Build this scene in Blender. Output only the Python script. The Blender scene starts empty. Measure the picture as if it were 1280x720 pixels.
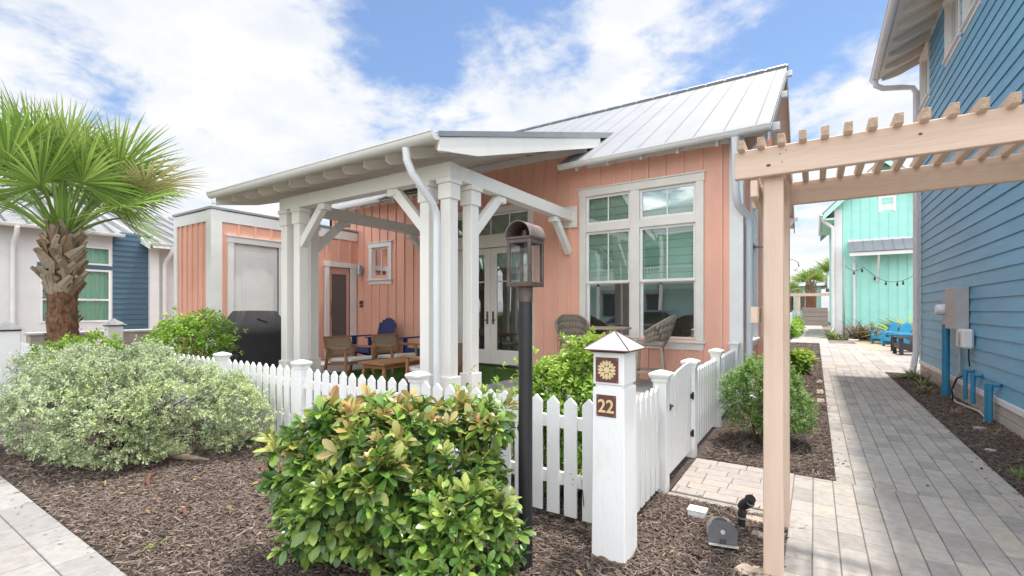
import bpy, bmesh, math, random
import numpy as np
from mathutils import Vector, Matrix
random.seed(7); RNG = np.random.default_rng(11)
R = math.radians
S = bpy.context.scene
COL = S.collection

# ------------------------------------------------------------------ materials
def nodes(name):
    m = bpy.data.materials.new(name); m.use_nodes = True
    nt = m.node_tree
    return m, nt, nt.nodes['Principled BSDF']

def paint(name, col, rough=.55, var=.08, scale=6., bump=.05, bscale=60., metal=0., stretch=(1, 1, 1), col2=None, spec=.5, thr=(.35, .7)):
    """Base colour with slow mottling between two tones and fine surface bump."""
    m, nt, p = nodes(name); N, L = nt.nodes, nt.links
    tc = N.new('ShaderNodeTexCoord'); mp = N.new('ShaderNodeMapping'); mp.inputs['Scale'].default_value = stretch
    L.new(tc.outputs['Object'], mp.inputs[0])
    n = N.new('ShaderNodeTexNoise'); n.inputs['Scale'].default_value = scale; n.inputs['Detail'].default_value = 5
    n.inputs['Roughness'].default_value = .65
    L.new(mp.outputs[0], n.inputs['Vector'])
    r = N.new('ShaderNodeValToRGB')
    c2 = col2 if col2 else tuple(max(0, c * (1 - 2 * var)) for c in col)
    r.color_ramp.elements[0].position = thr[0]; r.color_ramp.elements[1].position = thr[1]
    r.color_ramp.elements[0].color = (*c2, 1); r.color_ramp.elements[1].color = (*col, 1)
    L.new(n.outputs['Fac'], r.inputs[0]); L.new(r.outputs[0], p.inputs['Base Color'])
    p.inputs['Roughness'].default_value = rough; p.inputs['Metallic'].default_value = metal
    p.inputs['Specular IOR Level'].default_value = spec
    if bump:
        n2 = N.new('ShaderNodeTexNoise'); n2.inputs['Scale'].default_value = bscale; n2.inputs['Detail'].default_value = 4
        L.new(mp.outputs[0], n2.inputs['Vector'])
        b = N.new('ShaderNodeBump'); b.inputs['Strength'].default_value = bump * 4; b.inputs['Distance'].default_value = .004
        L.new(n2.outputs['Fac'], b.inputs['Height']); L.new(b.outputs[0], p.inputs['Normal'])
    return m

def island(name, cols, rough=.7, bump=.3, bscale=120., transl=0., spec=.3, age=None, mott=0., mscale=8.):
    """Colour picked per mesh island (per leaf, chip, paver); optional age attribute blends to young-leaf colour."""
    m, nt, p = nodes(name); N, L = nt.nodes, nt.links
    g = N.new('ShaderNodeNewGeometry'); r = N.new('ShaderNodeValToRGB')
    el = r.color_ramp.elements
    for i, c in enumerate(cols):
        e = el[i] if i < 2 else el.new(1)
        e.position = i / (len(cols) - 1); e.color = (*c, 1)
    L.new(g.outputs['Random Per Island'], r.inputs[0]); out = r.outputs[0]
    if age:
        at = N.new('ShaderNodeAttribute'); at.attribute_name = 'age'
        mx = N.new('ShaderNodeMix'); mx.data_type = 'RGBA'
        rr = N.new('ShaderNodeValToRGB')
        rr.color_ramp.elements[0].color = (*age[0], 1); rr.color_ramp.elements[1].color = (*age[1], 1)
        L.new(g.outputs['Random Per Island'], rr.inputs[0])
        L.new(at.outputs['Fac'], mx.inputs[0]); L.new(out, mx.inputs[6]); L.new(rr.outputs[0], mx.inputs[7]); out = mx.outputs[2]
    tc = N.new('ShaderNodeTexCoord')
    if mott:
        n = N.new('ShaderNodeTexNoise'); n.inputs['Scale'].default_value = mscale; n.inputs['Detail'].default_value = 8; n.inputs['Roughness'].default_value = .75
        L.new(tc.outputs['Object'], n.inputs['Vector'])
        mr = N.new('ShaderNodeMapRange'); mr.inputs[1].default_value = .3; mr.inputs[2].default_value = .7
        mr.inputs[3].default_value = 1 - mott; mr.inputs[4].default_value = 1 + mott * .5
        L.new(n.outputs['Fac'], mr.inputs[0])
        mm = N.new('ShaderNodeMix'); mm.data_type = 'RGBA'; mm.blend_type = 'MULTIPLY'; mm.inputs[0].default_value = 1
        L.new(out, mm.inputs[6]); L.new(mr.outputs[0], mm.inputs[7]); out = mm.outputs[2]
    L.new(out, p.inputs['Base Color'])
    p.inputs['Roughness'].default_value = rough; p.inputs['Specular IOR Level'].default_value = spec
    if bump:
        n2 = N.new('ShaderNodeTexNoise'); n2.inputs['Scale'].default_value = bscale; n2.inputs['Detail'].default_value = 4
        L.new(tc.outputs['Object'], n2.inputs['Vector'])
        b = N.new('ShaderNodeBump'); b.inputs['Strength'].default_value = bump; b.inputs['Distance'].default_value = .004
        L.new(n2.outputs['Fac'], b.inputs['Height']); L.new(b.outputs[0], p.inputs['Normal'])
    if transl:
        t = N.new('ShaderNodeBsdfTranslucent'); L.new(out, t.inputs[0])
        mx = N.new('ShaderNodeMixShader'); mx.inputs[0].default_value = transl
        L.new(p.outputs[0], mx.inputs[1]); L.new(t.outputs[0], mx.inputs[2])
        L.new(mx.outputs[0], N['Material Output'].inputs[0])
    return m

def glass(name, tint, refl=.10):
    m, nt, p = nodes(name); N, L = nt.nodes, nt.links
    t = N.new('ShaderNodeBsdfTransparent'); t.inputs[0].default_value = (*tint, 1)
    g = N.new('ShaderNodeBsdfGlossy'); g.inputs['Roughness'].default_value = .012
    fr = N.new('ShaderNodeFresnel'); fr.inputs[0].default_value = 1.5
    a = N.new('ShaderNodeMath'); a.inputs[1].default_value = refl; L.new(fr.outputs[0], a.inputs[0])
    tc = N.new('ShaderNodeTexCoord'); n = N.new('ShaderNodeTexNoise'); n.inputs['Scale'].default_value = 1.3; n.inputs['Detail'].default_value = 1
    L.new(tc.outputs['Object'], n.inputs['Vector'])
    b = N.new('ShaderNodeBump'); b.inputs['Strength'].default_value = .06; b.inputs['Distance'].default_value = .03
    L.new(n.outputs['Fac'], b.inputs['Height']); L.new(b.outputs[0], g.inputs['Normal'])
    mx = N.new('ShaderNodeMixShader'); L.new(a.outputs[0], mx.inputs[0]); L.new(t.outputs[0], mx.inputs[1]); L.new(g.outputs[0], mx.inputs[2])
    L.new(mx.outputs[0], N['Material Output'].inputs[0])
    return m

M = {}
M['pink'] = paint('pink_paint', (.88, .475, .35), .62, .065, 2.2, .1, 90, stretch=(1, 1, .3))
M['pinkdoor'] = paint('pink_door_paint', (.72, .37, .30), .5, .05, 3)
M['white'] = paint('white_paint', (.84, .83, .805), .5, .04, 3, .05, 70)
M['cream'] = paint('cream_trim_paint', (.80, .755, .685), .55, .05, 3, .05, 70)
M['porchwhite'] = paint('porch_white_paint', (.82, .795, .745), .55, .05, 4, .1, 50, stretch=(1, 1, .4), col2=(.765, .735, .685), thr=(.25, .45))
M['fence'] = paint('fence_paint', (.82, .82, .81), .6, .06, 6, .16, 45, stretch=(1, 1, .35), col2=(.74, .73, .705), thr=(.25, .45))
M['wornwood'] = paint('worn_post_foot', (.30, .22, .15), .9, .2, 30, .4, 60)
M['roof'] = paint('metal_roofing', (.265, .27, .285), .55, .08, 1.2, .05, 5, metal=.1, stretch=(1, .3, 1))
M['seam'] = paint('shaded_seam_metal', (.13, .135, .145), .5, .1, 3, 0)  # darker than the roofing: shade on the rib sides put into the colour
M['roofedge'] = paint('grey_flashing', (.36, .38, .40), .45, .08, 3, 0, metal=.5)
M['gutter'] = paint('gutter_enamel', (.74, .73, .70), .35, .04, 2, 0)
M['pipe'] = paint('downspout_enamel', (.76, .77, .79), .35, .04, 2, 0)
M['glass'] = glass('window_glass', (.82, .93, .87), .32)
M['glassgreen'] = glass('green_tinted_glass', (.70, .95, .84), .03)
M['glassclear'] = glass('lantern_glass', (.97, .975, .97), .06)
M['glassdark'] = glass('door_glass', (.62, .74, .67), .16)
M['shade'] = paint('window_blind_fabric', (.60, .82, .70), .8, .05, 3, .05)
M['interior'] = paint('interior_plaster', (.55, .53, .49), .9, .05, 2, 0)
M['curtain'] = paint('sheer_curtain', (.78, .88, .83), .8, .08, 2, 0, stretch=(4, 4, .3))
M['blue'] = paint('blue_siding_paint', (.18, .445, .64), .5, .09, 2.2, .14, 55, stretch=(1, .35, 3))
M['bluepipe'] = paint('blue_pipe_paint', (.03, .22, .38), .4, .06, 5, .05)
M['navy'] = paint('navy_siding_paint', (.06, .125, .18), .55, .06, 3, .06)
M['skirt'] = paint('skirt_board_paint', (.60, .55, .49), .6, .10, 4, .08)
M['teal'] = paint('mint_paint', (.38, .77, .67), .6, .05, 2, .03)
M['palegreen'] = paint('pale_green_paint', (.48, .74, .66), .6, .05, 2, .03)
M['offwhite'] = paint('off_white_paint', (.76, .75, .74), .55, .05, 2, .03)
M['perg'] = paint('beige_pergola_paint', (.69, .522, .40), .6, .08, 7, .22, 40, stretch=(1, 1, .12))
M['pergx'] = paint('beige_beam_paint', (.69, .522, .40), .6, .08, 7, .22, 40, stretch=(.12, 1, 1))
M['pergy'] = paint('beige_rafter_paint', (.69, .522, .40), .6, .08, 7, .22, 40, stretch=(1, .12, 1))
M['knot'] = paint('dark_knot', (.16, .09, .055), .8, .2, 60, .3)
M['endgrain'] = paint('rough_sawn_end', (.55, .40, .28), .8, .2, 40, .3, 160)
M['wood'] = paint('teak_wood', (.36, .17, .07), .5, .16, 9, .1, 60, stretch=(1, 1, 6))
M['greywood'] = paint('weathered_wood', (.42, .33, .25), .75, .15, 14, .15, 70)
M['cane'] = paint('woven_cane', (.38, .29, .19), .75, .2, 130, .4, 260)
M['wicker'] = paint('grey_wicker', (.40, .33, .26), .75, .25, 90, .6, 150)
M['cushion'] = paint('light_cushion', (.66, .64, .61), .9, .05, 6, .1, 90)
M['navychair'] = paint('navy_resin', (.018, .045, .16), .45, .08, 6, .03)
M['bluechair'] = paint('turquoise_resin', (.03, .36, .62), .5, .06, 6, .03)
M['charchair'] = paint('charcoal_resin', (.05, .05, .055), .5, .08, 6, .03)
M['cover'] = paint('black_canvas', (.035, .035, .038), .75, .15, 5, .2, 35)
M['black'] = paint('black_powder_coat', (.020, .020, .022), .42, .1, 12, .06, 90)
M['copper'] = paint('aged_copper', (.155, .122, .112), .5, .15, 18, .12, 60, metal=.45, col2=(.10, .065, .055))
M['copperlit'] = paint('lit_copper_top', (.30, .262, .24), .5, .15, 14, .1, 60, metal=.4, col2=(.17, .115, .10))  # lighter copy of the aged copper: light on the hood put into the colour
M['gun'] = paint('gunmetal_paint', (.09, .09, .095), .5, .1, 20, .06)
M['steel'] = paint('galvanised_steel', (.42, .43, .44), .4, .1, 10, .05, metal=.6)
M['grey'] = paint('grey_enamel', (.44, .42, .41), .5, .06, 6, .04)
M['plaque'] = paint('bronze_plaque', (.155, .055, .045), .5, .12, 30, .1, 120)
M['gold'] = paint('cream_relief', (.76, .62, .33), .55, .08, 20, .05)
M['slate'] = paint('cap_metal', (.46, .45, .45), .5, .10, 25, .1, 50)
M['capedge'] = paint('cap_brown_edge', (.13, .06, .055), .5, .1, 20, 0)
M['conc'] = paint('patio_concrete', (.36, .34, .33), .8, .10, 2.5, .12, 60)
M['kerb'] = paint('kerb_concrete', (.40, .36, .32), .85, .16, 7, .25, 50)
M['sand'] = paint('decomposed_granite', (.55, .38, .26), .9, .12, 20, .2, 120)
M['ground'] = paint('sandy_soil', (.23, .19, .15), .95, .15, 1.5, .2, 30)
M['mulch'] = paint('mulch_soil', (.13, .098, .082), .95, .3, 30, .8, 70, col2=(.035, .026, .022))
M['turf'] = paint('artificial_turf', (.085, .17, .035), .9, .22, 60, .8, 200)
M['trunk'] = paint('palm_bark', (.27, .135, .075), .9, .3, 14, .9, 60, col2=(.07, .035, .02), stretch=(1, 1, .6))
M['bark'] = paint('shrub_bark', (.17, .125, .085), .9, .2, 20, .4, 80)
M['redbark'] = paint('red_bark_strip', (.17, .07, .04), .8, .2, 30, .3, 90)
M['tanbark'] = paint('tan_bark_strip', (.36, .27, .20), .85, .2, 30, .3, 90)
M['stone'] = paint('flat_stone', (.50, .39, .30), .85, .15, 12, .4, 50)
M['rubber'] = paint('black_cable', (.02, .02, .02), .5, .05, 9, 0)
M['lightwood'] = paint('planter_board', (.36, .31, .27), .8, .14, 9, .2, 60)
M['lens'] = paint('frosted_lens', (.45, .55, .50), .2, .05, 9, 0)
M['asphalt'] = paint('asphalt', (.06, .06, .062), .9, .1, 20, .3, 120)
M['carpaint'] = paint('car_paint', (.05, .07, .10), .25, .03, 2, 0)
M['leaf_photinia'] = island('photinia_leaf', [(.038, .092, .032), (.075, .165, .035), (.12, .24, .045), (.21, .37, .06), (.34, .48, .09), (.085, .17, .055)], .30, 0, transl=.22, spec=.6,
                            age=((.46, .43, .12), (.50, .23, .12)))
M['leaf_lime'] = island('bright_leaf', [(.09, .21, .02), (.16, .33, .035), (.25, .44, .05), (.34, .52, .08)], .38, 0, transl=.3, spec=.5,
                        age=((.42, .55, .09), (.52, .56, .13)))
M['leaf_sage'] = island('silver_leaf', [(.27, .335, .20), (.36, .425, .27), (.44, .495, .345), (.35, .44, .21), (.50, .545, .41)], .7, 0, transl=.2, spec=.2,
                        age=((.56, .62, .40), (.46, .56, .20)))
M['flower'] = island('mauve_blossom', [(.52, .40, .50), (.62, .50, .58)], .7, 0, transl=.3)
M['leaf_round'] = island('boxy_shrub_leaf', [(.08, .18, .035), (.14, .27, .05), (.21, .37, .08), (.29, .45, .13)], .45, 0, transl=.25, spec=.4,
                         age=((.34, .50, .14), (.42, .55, .22)))
M['leaf_palm'] = island('palm_leaf', [(.10, .20, .035), (.16, .29, .05), (.24, .39, .07), (.33, .47, .10)], .42, 0, transl=.32, spec=.5,
                        age=((.50, .42, .23), (.42, .36, .17)))
M['leaf_strap'] = island('strap_leaf', [(.10, .19, .04), (.20, .32, .07), (.36, .42, .13)], .5, 0, transl=.2,
                         age=((.40, .33, .19), (.35, .27, .14)))
M['leaf_brown'] = island('bronze_grass', [(.16, .11, .06), (.22, .16, .08), (.12, .12, .05)], .6, 0, transl=.2, age=((.3, .2, .1), (.25, .15, .1)))
M['boot'] = island('palm_boot', [(.30, .23, .16), (.38, .31, .235), (.22, .155, .10), (.33, .215, .125)], .85, .6, 50, mott=.4, mscale=25)
M['fibre'] = island('palm_fibre', [(.20, .09, .045), (.32, .17, .09), (.13, .06, .035), (.38, .25, .16)], .9, .4, 60)
M['dryleaf'] = island('dry_leaf', [(.22, .12, .05), (.34, .22, .08), (.15, .08, .04), (.40, .30, .13)], .8, .3, 80)
M['chip'] = island('mulch_chip', [(.035, .024, .019), (.09, .063, .05), (.145, .106, .085), (.21, .16, .13), (.115, .082, .067), (.31, .255, .215)], .9, .5, 90)
M['paver'] = island('paver_concrete', [(.36, .325, .295), (.44, .40, .365), (.315, .29, .27), (.45, .40, .345), (.39, .355, .33)], .85, .5, 180, mott=.26, mscale=14)
M['pavergrey'] = island('front_paver_concrete', [(.27, .255, .245), (.33, .31, .295), (.25, .24, .235), (.31, .285, .265)], .85, .5, 180, mott=.24, mscale=14)
M['paverwarm'] = island('gate_paver_concrete', [(.40, .345, .31), (.45, .385, .34), (.375, .335, .315), (.43, .385, .355)], .85, .5, 180, mott=.18, mscale=14)
M['joint'] = paint('joint_sand', (.25, .22, .20), .95, .15, 20, .2)

# ------------------------------------------------------------------ object helpers
OFF = {}
def tag(o, label=None, cat=None, group=None, kind=None):
    if label: o['label'] = label
    if cat: o['category'] = cat
    if group: o['group'] = group
    if kind: o['kind'] = kind
    return o

def thing(name, label, cat, loc=(0, 0, 0), group=None):
    o = bpy.data.objects.new(name, None); COL.objects.link(o); o.location = loc
    o.empty_display_size = .1; OFF[o.name] = Vector(loc)
    return tag(o, label, cat, group)

def copy_tree(o, parent=None, name=None):
    c = o.copy(); COL.objects.link(c)
    if parent: c.parent = parent
    OFF[c.name] = OFF.get(o.name, Vector())
    for ch in list(o.children): copy_tree(ch, c)
    return c

class MB:
    def __init__(s): s.v = []; s.f = []
    def add(s, vs, fs):
        b = len(s.v); s.v += [tuple(v) for v in vs]; s.f += [tuple(i + b for i in f) for f in fs]; return s
    def box(s, x0, x1, y0, y1, z0, z1):
        x0, x1 = sorted((x0, x1)); y0, y1 = sorted((y0, y1)); z0, z1 = sorted((z0, z1))
        return s.add([(x0, y0, z0), (x1, y0, z0), (x1, y1, z0), (x0, y1, z0), (x0, y0, z1), (x1, y0, z1), (x1, y1, z1), (x0, y1, z1)],
                     [(3, 2, 1, 0), (4, 5, 6, 7), (0, 1, 5, 4), (1, 2, 6, 5), (2, 3, 7, 6), (3, 0, 4, 7)])
    def prism(s, poly, ext):
        n = len(poly); e = Vector(ext); a = [Vector(p) for p in poly]
        return s.add(a + [p + e for p in a], [tuple(range(n))[::-1], tuple(range(n, 2 * n))] + [(i, (i + 1) % n, n + (i + 1) % n, n + i) for i in range(n)])
    def bar(s, p0, p1, w, h, up=(0, 0, 1)):
        p0, p1 = Vector(p0), Vector(p1); d = (p1 - p0).normalized(); u = Vector(up)
        sd = d.cross(u)
        if sd.length < 1e-4: sd = d.cross(Vector((0, 1, 0)))
        sd.normalize(); u = sd.cross(d).normalized(); sd *= w / 2; u *= h / 2
        return s.prism([p0 - sd - u, p0 + sd - u, p0 + sd + u, p0 - sd + u], p1 - p0)
    def tube(s, pts, r, n=10):
        pts = [Vector(p) for p in pts]; rs = r if isinstance(r, (list, tuple)) else [r] * len(pts)
        vs = []; fs = []; prev = None
        for i, p in enumerate(pts):
            d = (pts[min(i + 1, len(pts) - 1)] - pts[max(i - 1, 0)]).normalized()
            a = prev if prev is not None else (Vector((0, 0, 1)) if abs(d.z) < .9 else Vector((1, 0, 0)))
            a = (a - d * a.dot(d)).normalized(); prev = a; b = d.cross(a)
            for k in range(n):
                t = 2 * math.pi * k / n; vs.append(p + (a * math.cos(t) + b * math.sin(t)) * rs[i])
        for i in range(len(pts) - 1):
            for k in range(n):
                fs.append((i * n + k, i * n + (k + 1) % n, (i + 1) * n + (k + 1) % n, (i + 1) * n + k))
        fs += [tuple(range(n))[::-1], tuple(range((len(pts) - 1) * n, len(pts) * n))]
        return s.add(vs, fs)
    def lathe(s, prof, c, n=20, ang=0):
        vs = []; fs = []; c = Vector(c); m = len(prof)
        for r, z in prof:
            for k in range(n):
                t = 2 * math.pi * k / n + ang; vs.append(c + Vector((r * math.cos(t), r * math.sin(t), z)))
        for i in range(m - 1):
            for k in range(n): fs.append((i * n + k, i * n + (k + 1) % n, (i + 1) * n + (k + 1) % n, (i + 1) * n + k))
        fs += [tuple(range(n))[::-1], tuple(range((m - 1) * n, m * n))]
        return s.add(vs, fs)
    def quad(s, a, b, c, d): return s.add([a, b, c, d], [(0, 1, 2, 3)])
    def lbox(s, F, u0, u1, n0, n1, z0, z1):
        s2 = MB().box(u0, u1, n0, n1, z0, z1); return s.add([F(*v) for v in s2.v], s2.f)
    def build(s, name, mat, parent=None, bevel=0, smooth=False, label=None):
        me = bpy.data.meshes.new(name); off = Vector()
        if parent is not None:
            q = parent
            while q.parent: q = q.parent
            off = OFF[q.name]
        me.from_pydata([tuple(Vector(v) - off) for v in s.v], [], s.f)
        bm = bmesh.new(); bm.from_mesh(me); bmesh.ops.recalc_face_normals(bm, faces=bm.faces); bm.to_mesh(me); bm.free()
        if smooth:
            for p in me.polygons: p.use_smooth = True
            if smooth != True:
                me.set_sharp_from_angle(angle=R(smooth))
        me.materials.append(M[mat]); o = bpy.data.objects.new(name, me); COL.objects.link(o)
        if parent is not None: o.parent = parent
        if bevel:
            b = o.modifiers.new('bevel', 'BEVEL'); b.width = bevel; b.segments = 1; b.limit_method = 'ANGLE'; b.angle_limit = R(40)
        if label: o['label'] = label
        return o

def solo(o, label, cat, group=None):
    """A thing that is one mesh: move its origin to its base."""
    me = o.data; n = len(me.vertices); a = np.empty(n * 3); me.vertices.foreach_get('co', a); a = a.reshape(-1, 3)
    c = (a.min(0) + a.max(0)) / 2; c[2] = a[:, 2].min()
    me.vertices.foreach_set('co', (a - c).ravel()); o.location = c; me.update()
    return tag(o, label, cat, group)

def np_mesh(name, V, faces_n, F, mat, parent=None, age=None, smooth=True):
    """Fast mesh from numpy arrays; F is flat loop index array, faces_n loops per face."""
    me = bpy.data.meshes.new(name)
    if parent is not None:
        q = parent
        while q.parent: q = q.parent
        V = V - np.array(OFF[q.name])
    me.vertices.add(len(V)); me.vertices.foreach_set('co', V.astype(np.float32).ravel())
    me.loops.add(len(F)); me.loops.foreach_set('vertex_index', F.astype(np.int32))
    st = np.concatenate([[0], np.cumsum(faces_n)[:-1]]).astype(np.int32)
    me.polygons.add(len(faces_n)); me.polygons.foreach_set('loop_start', st)
    me.update(calc_edges=True)
    if smooth: me.polygons.foreach_set('use_smooth', np.ones(len(faces_n), bool))
    if age is not None:
        at = me.attributes.new('age', 'FLOAT', 'POINT'); at.data.foreach_set('value', age.astype(np.float32))
    me.validate(); me.materials.append(M[mat]); o = bpy.data.objects.new(name, me); COL.objects.link(o)
    if parent is not None: o.parent = parent
    return o

def unit(a): return a / np.maximum(np.linalg.norm(a, axis=-1, keepdims=True), 1e-9)

def leaves(name, mat, parent, P, D, L, W, age=None, curl=.25, fine=True, up=None):
    """Leaf blades at points P pointing along D; fine = six-face folded blade, else two-face blade."""
    n = len(P); D = unit(D)
    ref = np.tile([0, 0, 1.], (n, 1)) if up is None else up
    ref = ref + RNG.normal(0, .35, (n, 3))
    Sd = unit(np.cross(D, ref)); U = np.cross(Sd, D)
    L = L[:, None]; W = W[:, None]
    if fine:
        T = [(0, 0, 0), (.30, -.28, .09), (.30, 0, 0), (.30, .28, .09), (.64, -.5, .12), (.64, 0, 0), (.64, .5, .12), (.88, -.33, .06), (.88, 0, 0), (.88, .33, .06), (1, 0, -.02)]
        fs = [(0, 2, 1), (0, 3, 2), (1, 2, 5, 4), (2, 3, 6, 5), (4, 5, 8, 7), (5, 6, 9, 8), (7, 8, 10), (8, 9, 10)]
    else:
        T = [(0, 0, 0), (.5, -.5, .1), (.5, .5, .1), (1, 0, 0)]; fs = [(0, 2, 3, 1)]
    V = np.stack([P + D * L * t + Sd * W * w + U * (W * u - curl * L * t * t) for t, w, u in T], 1).reshape(-1, 3)
    k = len(T); base = np.arange(n)[:, None] * k
    F = np.concatenate([base + np.array(f) for f in fs], 1).ravel()
    fn = np.tile([len(f) for f in fs], n)
    return np_mesh(name, V, fn, F, mat, parent, None if age is None else np.repeat(age, k))

def ell_points(ells, n, rmin, rmax, upbias=.25, zmin=.03):
    """Random points in the outer shell of a union of ellipsoids, with outward directions."""
    P = []; D = []; w = np.array([e[1][0] * e[1][1] + e[1][0] * e[1][2] for e in ells]); w = w / w.sum()
    while len(P) < n:
        e = ells[RNG.choice(len(ells), p=w)]; c = np.array(e[0]); r = np.array(e[1])
        d = unit(RNG.normal(0, 1, 3) + np.array([0, 0, upbias]))
        lump = 1 + .10 * math.sin(5 * d[0] + 3 * d[2] + e[0][0]) + .08 * math.sin(7 * d[1] + 4 * d[0])
        q = c + d * r * RNG.uniform(rmin, rmax) * lump
        if q[2] < zmin: continue
        if any(f is not e and np.linalg.norm((q - np.array(f[0])) / np.array(f[1])) < .72 for f in ells): continue
        P.append(q); D.append(unit(d / r))
    return np.array(P), np.array(D)

def whorls(P, D, k, tilt=(0.35, 1.25)):
    """k leaves round every shoot tip: positions, directions, shoot index."""
    n = len(P); ref = unit(RNG.normal(0, 1, (n, 3))); A = unit(np.cross(D, ref)); B = np.cross(D, A)
    pos = []; dr = []; idx = []; fr = []
    for j in range(k):
        t = 2.4 * j + RNG.uniform(0, 1, n); f = j / max(1, k - 1)
        th = tilt[0] + (tilt[1] - tilt[0]) * f + RNG.normal(0, .12, n)
        d = D * np.cos(th)[:, None] + (A * np.cos(t)[:, None] + B * np.sin(t)[:, None]) * np.sin(th)[:, None]
        pos.append(P - D * (.045 * f)[..., None] if np.ndim(f) else P - D * .05 * f); dr.append(d); idx.append(np.arange(n)); fr.append(np.full(n, f))
    return np.concatenate(pos), np.concatenate(dr), np.concatenate(idx), np.concatenate(fr)

def stems(parent, base, tips, r, mat='bark', name='stems', n=5):
    m = MB(); b = Vector(base)
    for t in tips:
        t = Vector(t); g = b + Vector((random.uniform(-.12, .12), random.uniform(-.12, .12), 0)); mid = g.lerp(t, .5) + Vector((random.uniform(-.06, .06), random.uniform(-.06, .06), .06))
        m.tube([g, mid, t], [r, r * .7, r * .3], n)
    return m.build(name, mat, parent, smooth=True)

# ------------------------------------------------------------------ camera, sky, sun
cam = bpy.data.cameras.new('camera'); co = bpy.data.objects.new('camera', cam); COL.objects.link(co); S.camera = co
YAW = math.atan(379 / 585)
co.location = (0, 0, 1.5); co.rotation_euler = (R(90), 0, YAW)
cam.sensor_width = 36; cam.lens = 585 / 1280 * 36; cam.shift_y = 27 / 1280; cam.clip_end = 2000; cam.clip_start = .05
SN = Vector((.75, 1.4, 7.0)).normalized()
sun = bpy.data.lights.new('sun', 'SUN'); so = bpy.data.objects.new('sun', sun); COL.objects.link(so)
sun.energy = 2.0; sun.angle = R(2.0); sun.color = (1, .95, .87)
so.rotation_euler = (-SN).to_track_quat('-Z', 'Y').to_euler(); so.location = (5, 5, 30)
w = bpy.data.worlds.new('World'); S.world = w; w.use_nodes = True
N, L = w.node_tree.nodes, w.node_tree.links
bg = N['Background']; bg.inputs[1].default_value = .085
sky = N.new('ShaderNodeTexSky'); sky.sky_type = 'NISHITA'; sky.sun_disc = False
sky.sun_elevation = math.asin(SN.z); sky.sun_rotation = math.atan2(SN.x, SN.y); sky.air_density = 1.0; sky.dust_density = .6; sky.ozone_density = 3.5
tc = N.new('ShaderNodeTexCoord')
def vmath(op, a, b=None):
    n = N.new('ShaderNodeVectorMath'); n.operation = op; L.new(a, n.inputs[0])
    if b is not None:
        if isinstance(b, tuple): n.inputs[1].default_value = b
        else: L.new(b, n.inputs[1])
    return n
def fmath(op, a, b, c=None):
    n = N.new('ShaderNodeMath'); n.operation = op
    for i, q in enumerate((a, b, c)):
        if q is None: continue
        if isinstance(q, (int, float)): n.inputs[i].default_value = q
        else: L.new(q, n.inputs[i])
    return n.outputs[0]
nrm = vmath('NORMALIZE', tc.outputs['Generated']).outputs[0]
sx = N.new('ShaderNodeSeparateXYZ'); L.new(nrm, sx.inputs[0])
zz = fmath('ADD', fmath('MAXIMUM', sx.outputs[2], 0.0), .22)
cx = N.new('ShaderNodeCombineXYZ'); L.new(fmath('DIVIDE', sx.outputs[0], zz), cx.inputs[0]); L.new(fmath('DIVIDE', sx.outputs[1], zz), cx.inputs[1])
def cnoise(scale, det, off, dist=0.):
    n = N.new('ShaderNodeTexNoise'); n.inputs['Scale'].default_value = scale; n.inputs['Detail'].default_value = det
    n.inputs['Roughness'].default_value = .58; n.inputs['Distortion'].default_value = dist
    L.new(vmath('ADD', cx.outputs[0], off).outputs[0], n.inputs['Vector']); return n.outputs['Fac']
n1 = cnoise(1.5, 9, (3.1, 1.7, 0), .3); n2 = cnoise(5.0, 8, (8.2, 2.2, 0), .2)
n3 = cnoise(13.0, 6, (1.2, 7.7, 0), .6)
dens = fmath('ADD', fmath('ADD', fmath('MULTIPLY', n1, .85), fmath('MULTIPLY', n2, .50)), fmath('MULTIPLY', n3, .18))
dens = fmath('ADD', dens, -.265)
def pix(u, v):
    a = (u - 640) / 585; b = (387 - v) / 585; s_, c_ = math.sin(YAW), math.cos(YAW)
    return tuple(Vector((-s_ + a * c_, c_ + a * s_, b)).normalized())
for (u, v, rad, amt) in [(525, 75, 9, -.20), (600, 5, 11, -.20), (450, 20, 8, -.12), (12, 85, 8, -.24), (700, 15, 6, -.10), (1040, 60, 14, -.10), (905, 12, 9, -.10), (1060, 180, 12, -.05), (730, 115, 5, -.07), (460, 165, 6, -.08),
                         (250, 110, 18, .17), (350, 60, 12, .14), (100, 10, 12, .08), (560, 150, 10, .10), (840, 60, 11, .09), (1010, 330, 14, .16), (620, 120, 8, .05), (770, 30, 7, .06), (1120, 110, 7, .07)]:
    dt = vmath('DOT_PRODUCT', nrm, pix(u, v)).outputs['Value']
    mr = N.new('ShaderNodeMapRange'); mr.interpolation_type = 'SMOOTHSTEP'
    mr.inputs[1].default_value = math.cos(R(rad * 1.5)); mr.inputs[2].default_value = 1; mr.inputs[3].default_value = 0; mr.inputs[4].default_value = amt * .8
    L.new(dt, mr.inputs[0]); dens = fmath('ADD', dens, mr.outputs[0])
cr = N.new('ShaderNodeValToRGB'); cr.color_ramp.interpolation = 'EASE'
cr.color_ramp.elements[0].position = .33; cr.color_ramp.elements[1].position = .56
L.new(dens, cr.inputs[0])
hz = N.new('ShaderNodeMapRange'); hz.inputs[1].default_value = .0; hz.inputs[2].default_value = .30; hz.inputs[3].default_value = .6; hz.inputs[4].default_value = 0.
L.new(sx.outputs[2], hz.inputs[0])
cf = fmath('MAXIMUM', fmath('MULTIPLY', cr.outputs[0], .97), hz.outputs[0])
cc = N.new('ShaderNodeValToRGB')
CL = 5.25
cc.color_ramp.elements[0].position = .35; cc.color_ramp.elements[0].color = (CL * .82, CL * .87, CL * .95, 1)
cc.color_ramp.elements[1].position = .62; cc.color_ramp.elements[1].color = (CL * 1.06, CL * 1.05, CL * 1.03, 1)
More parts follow.
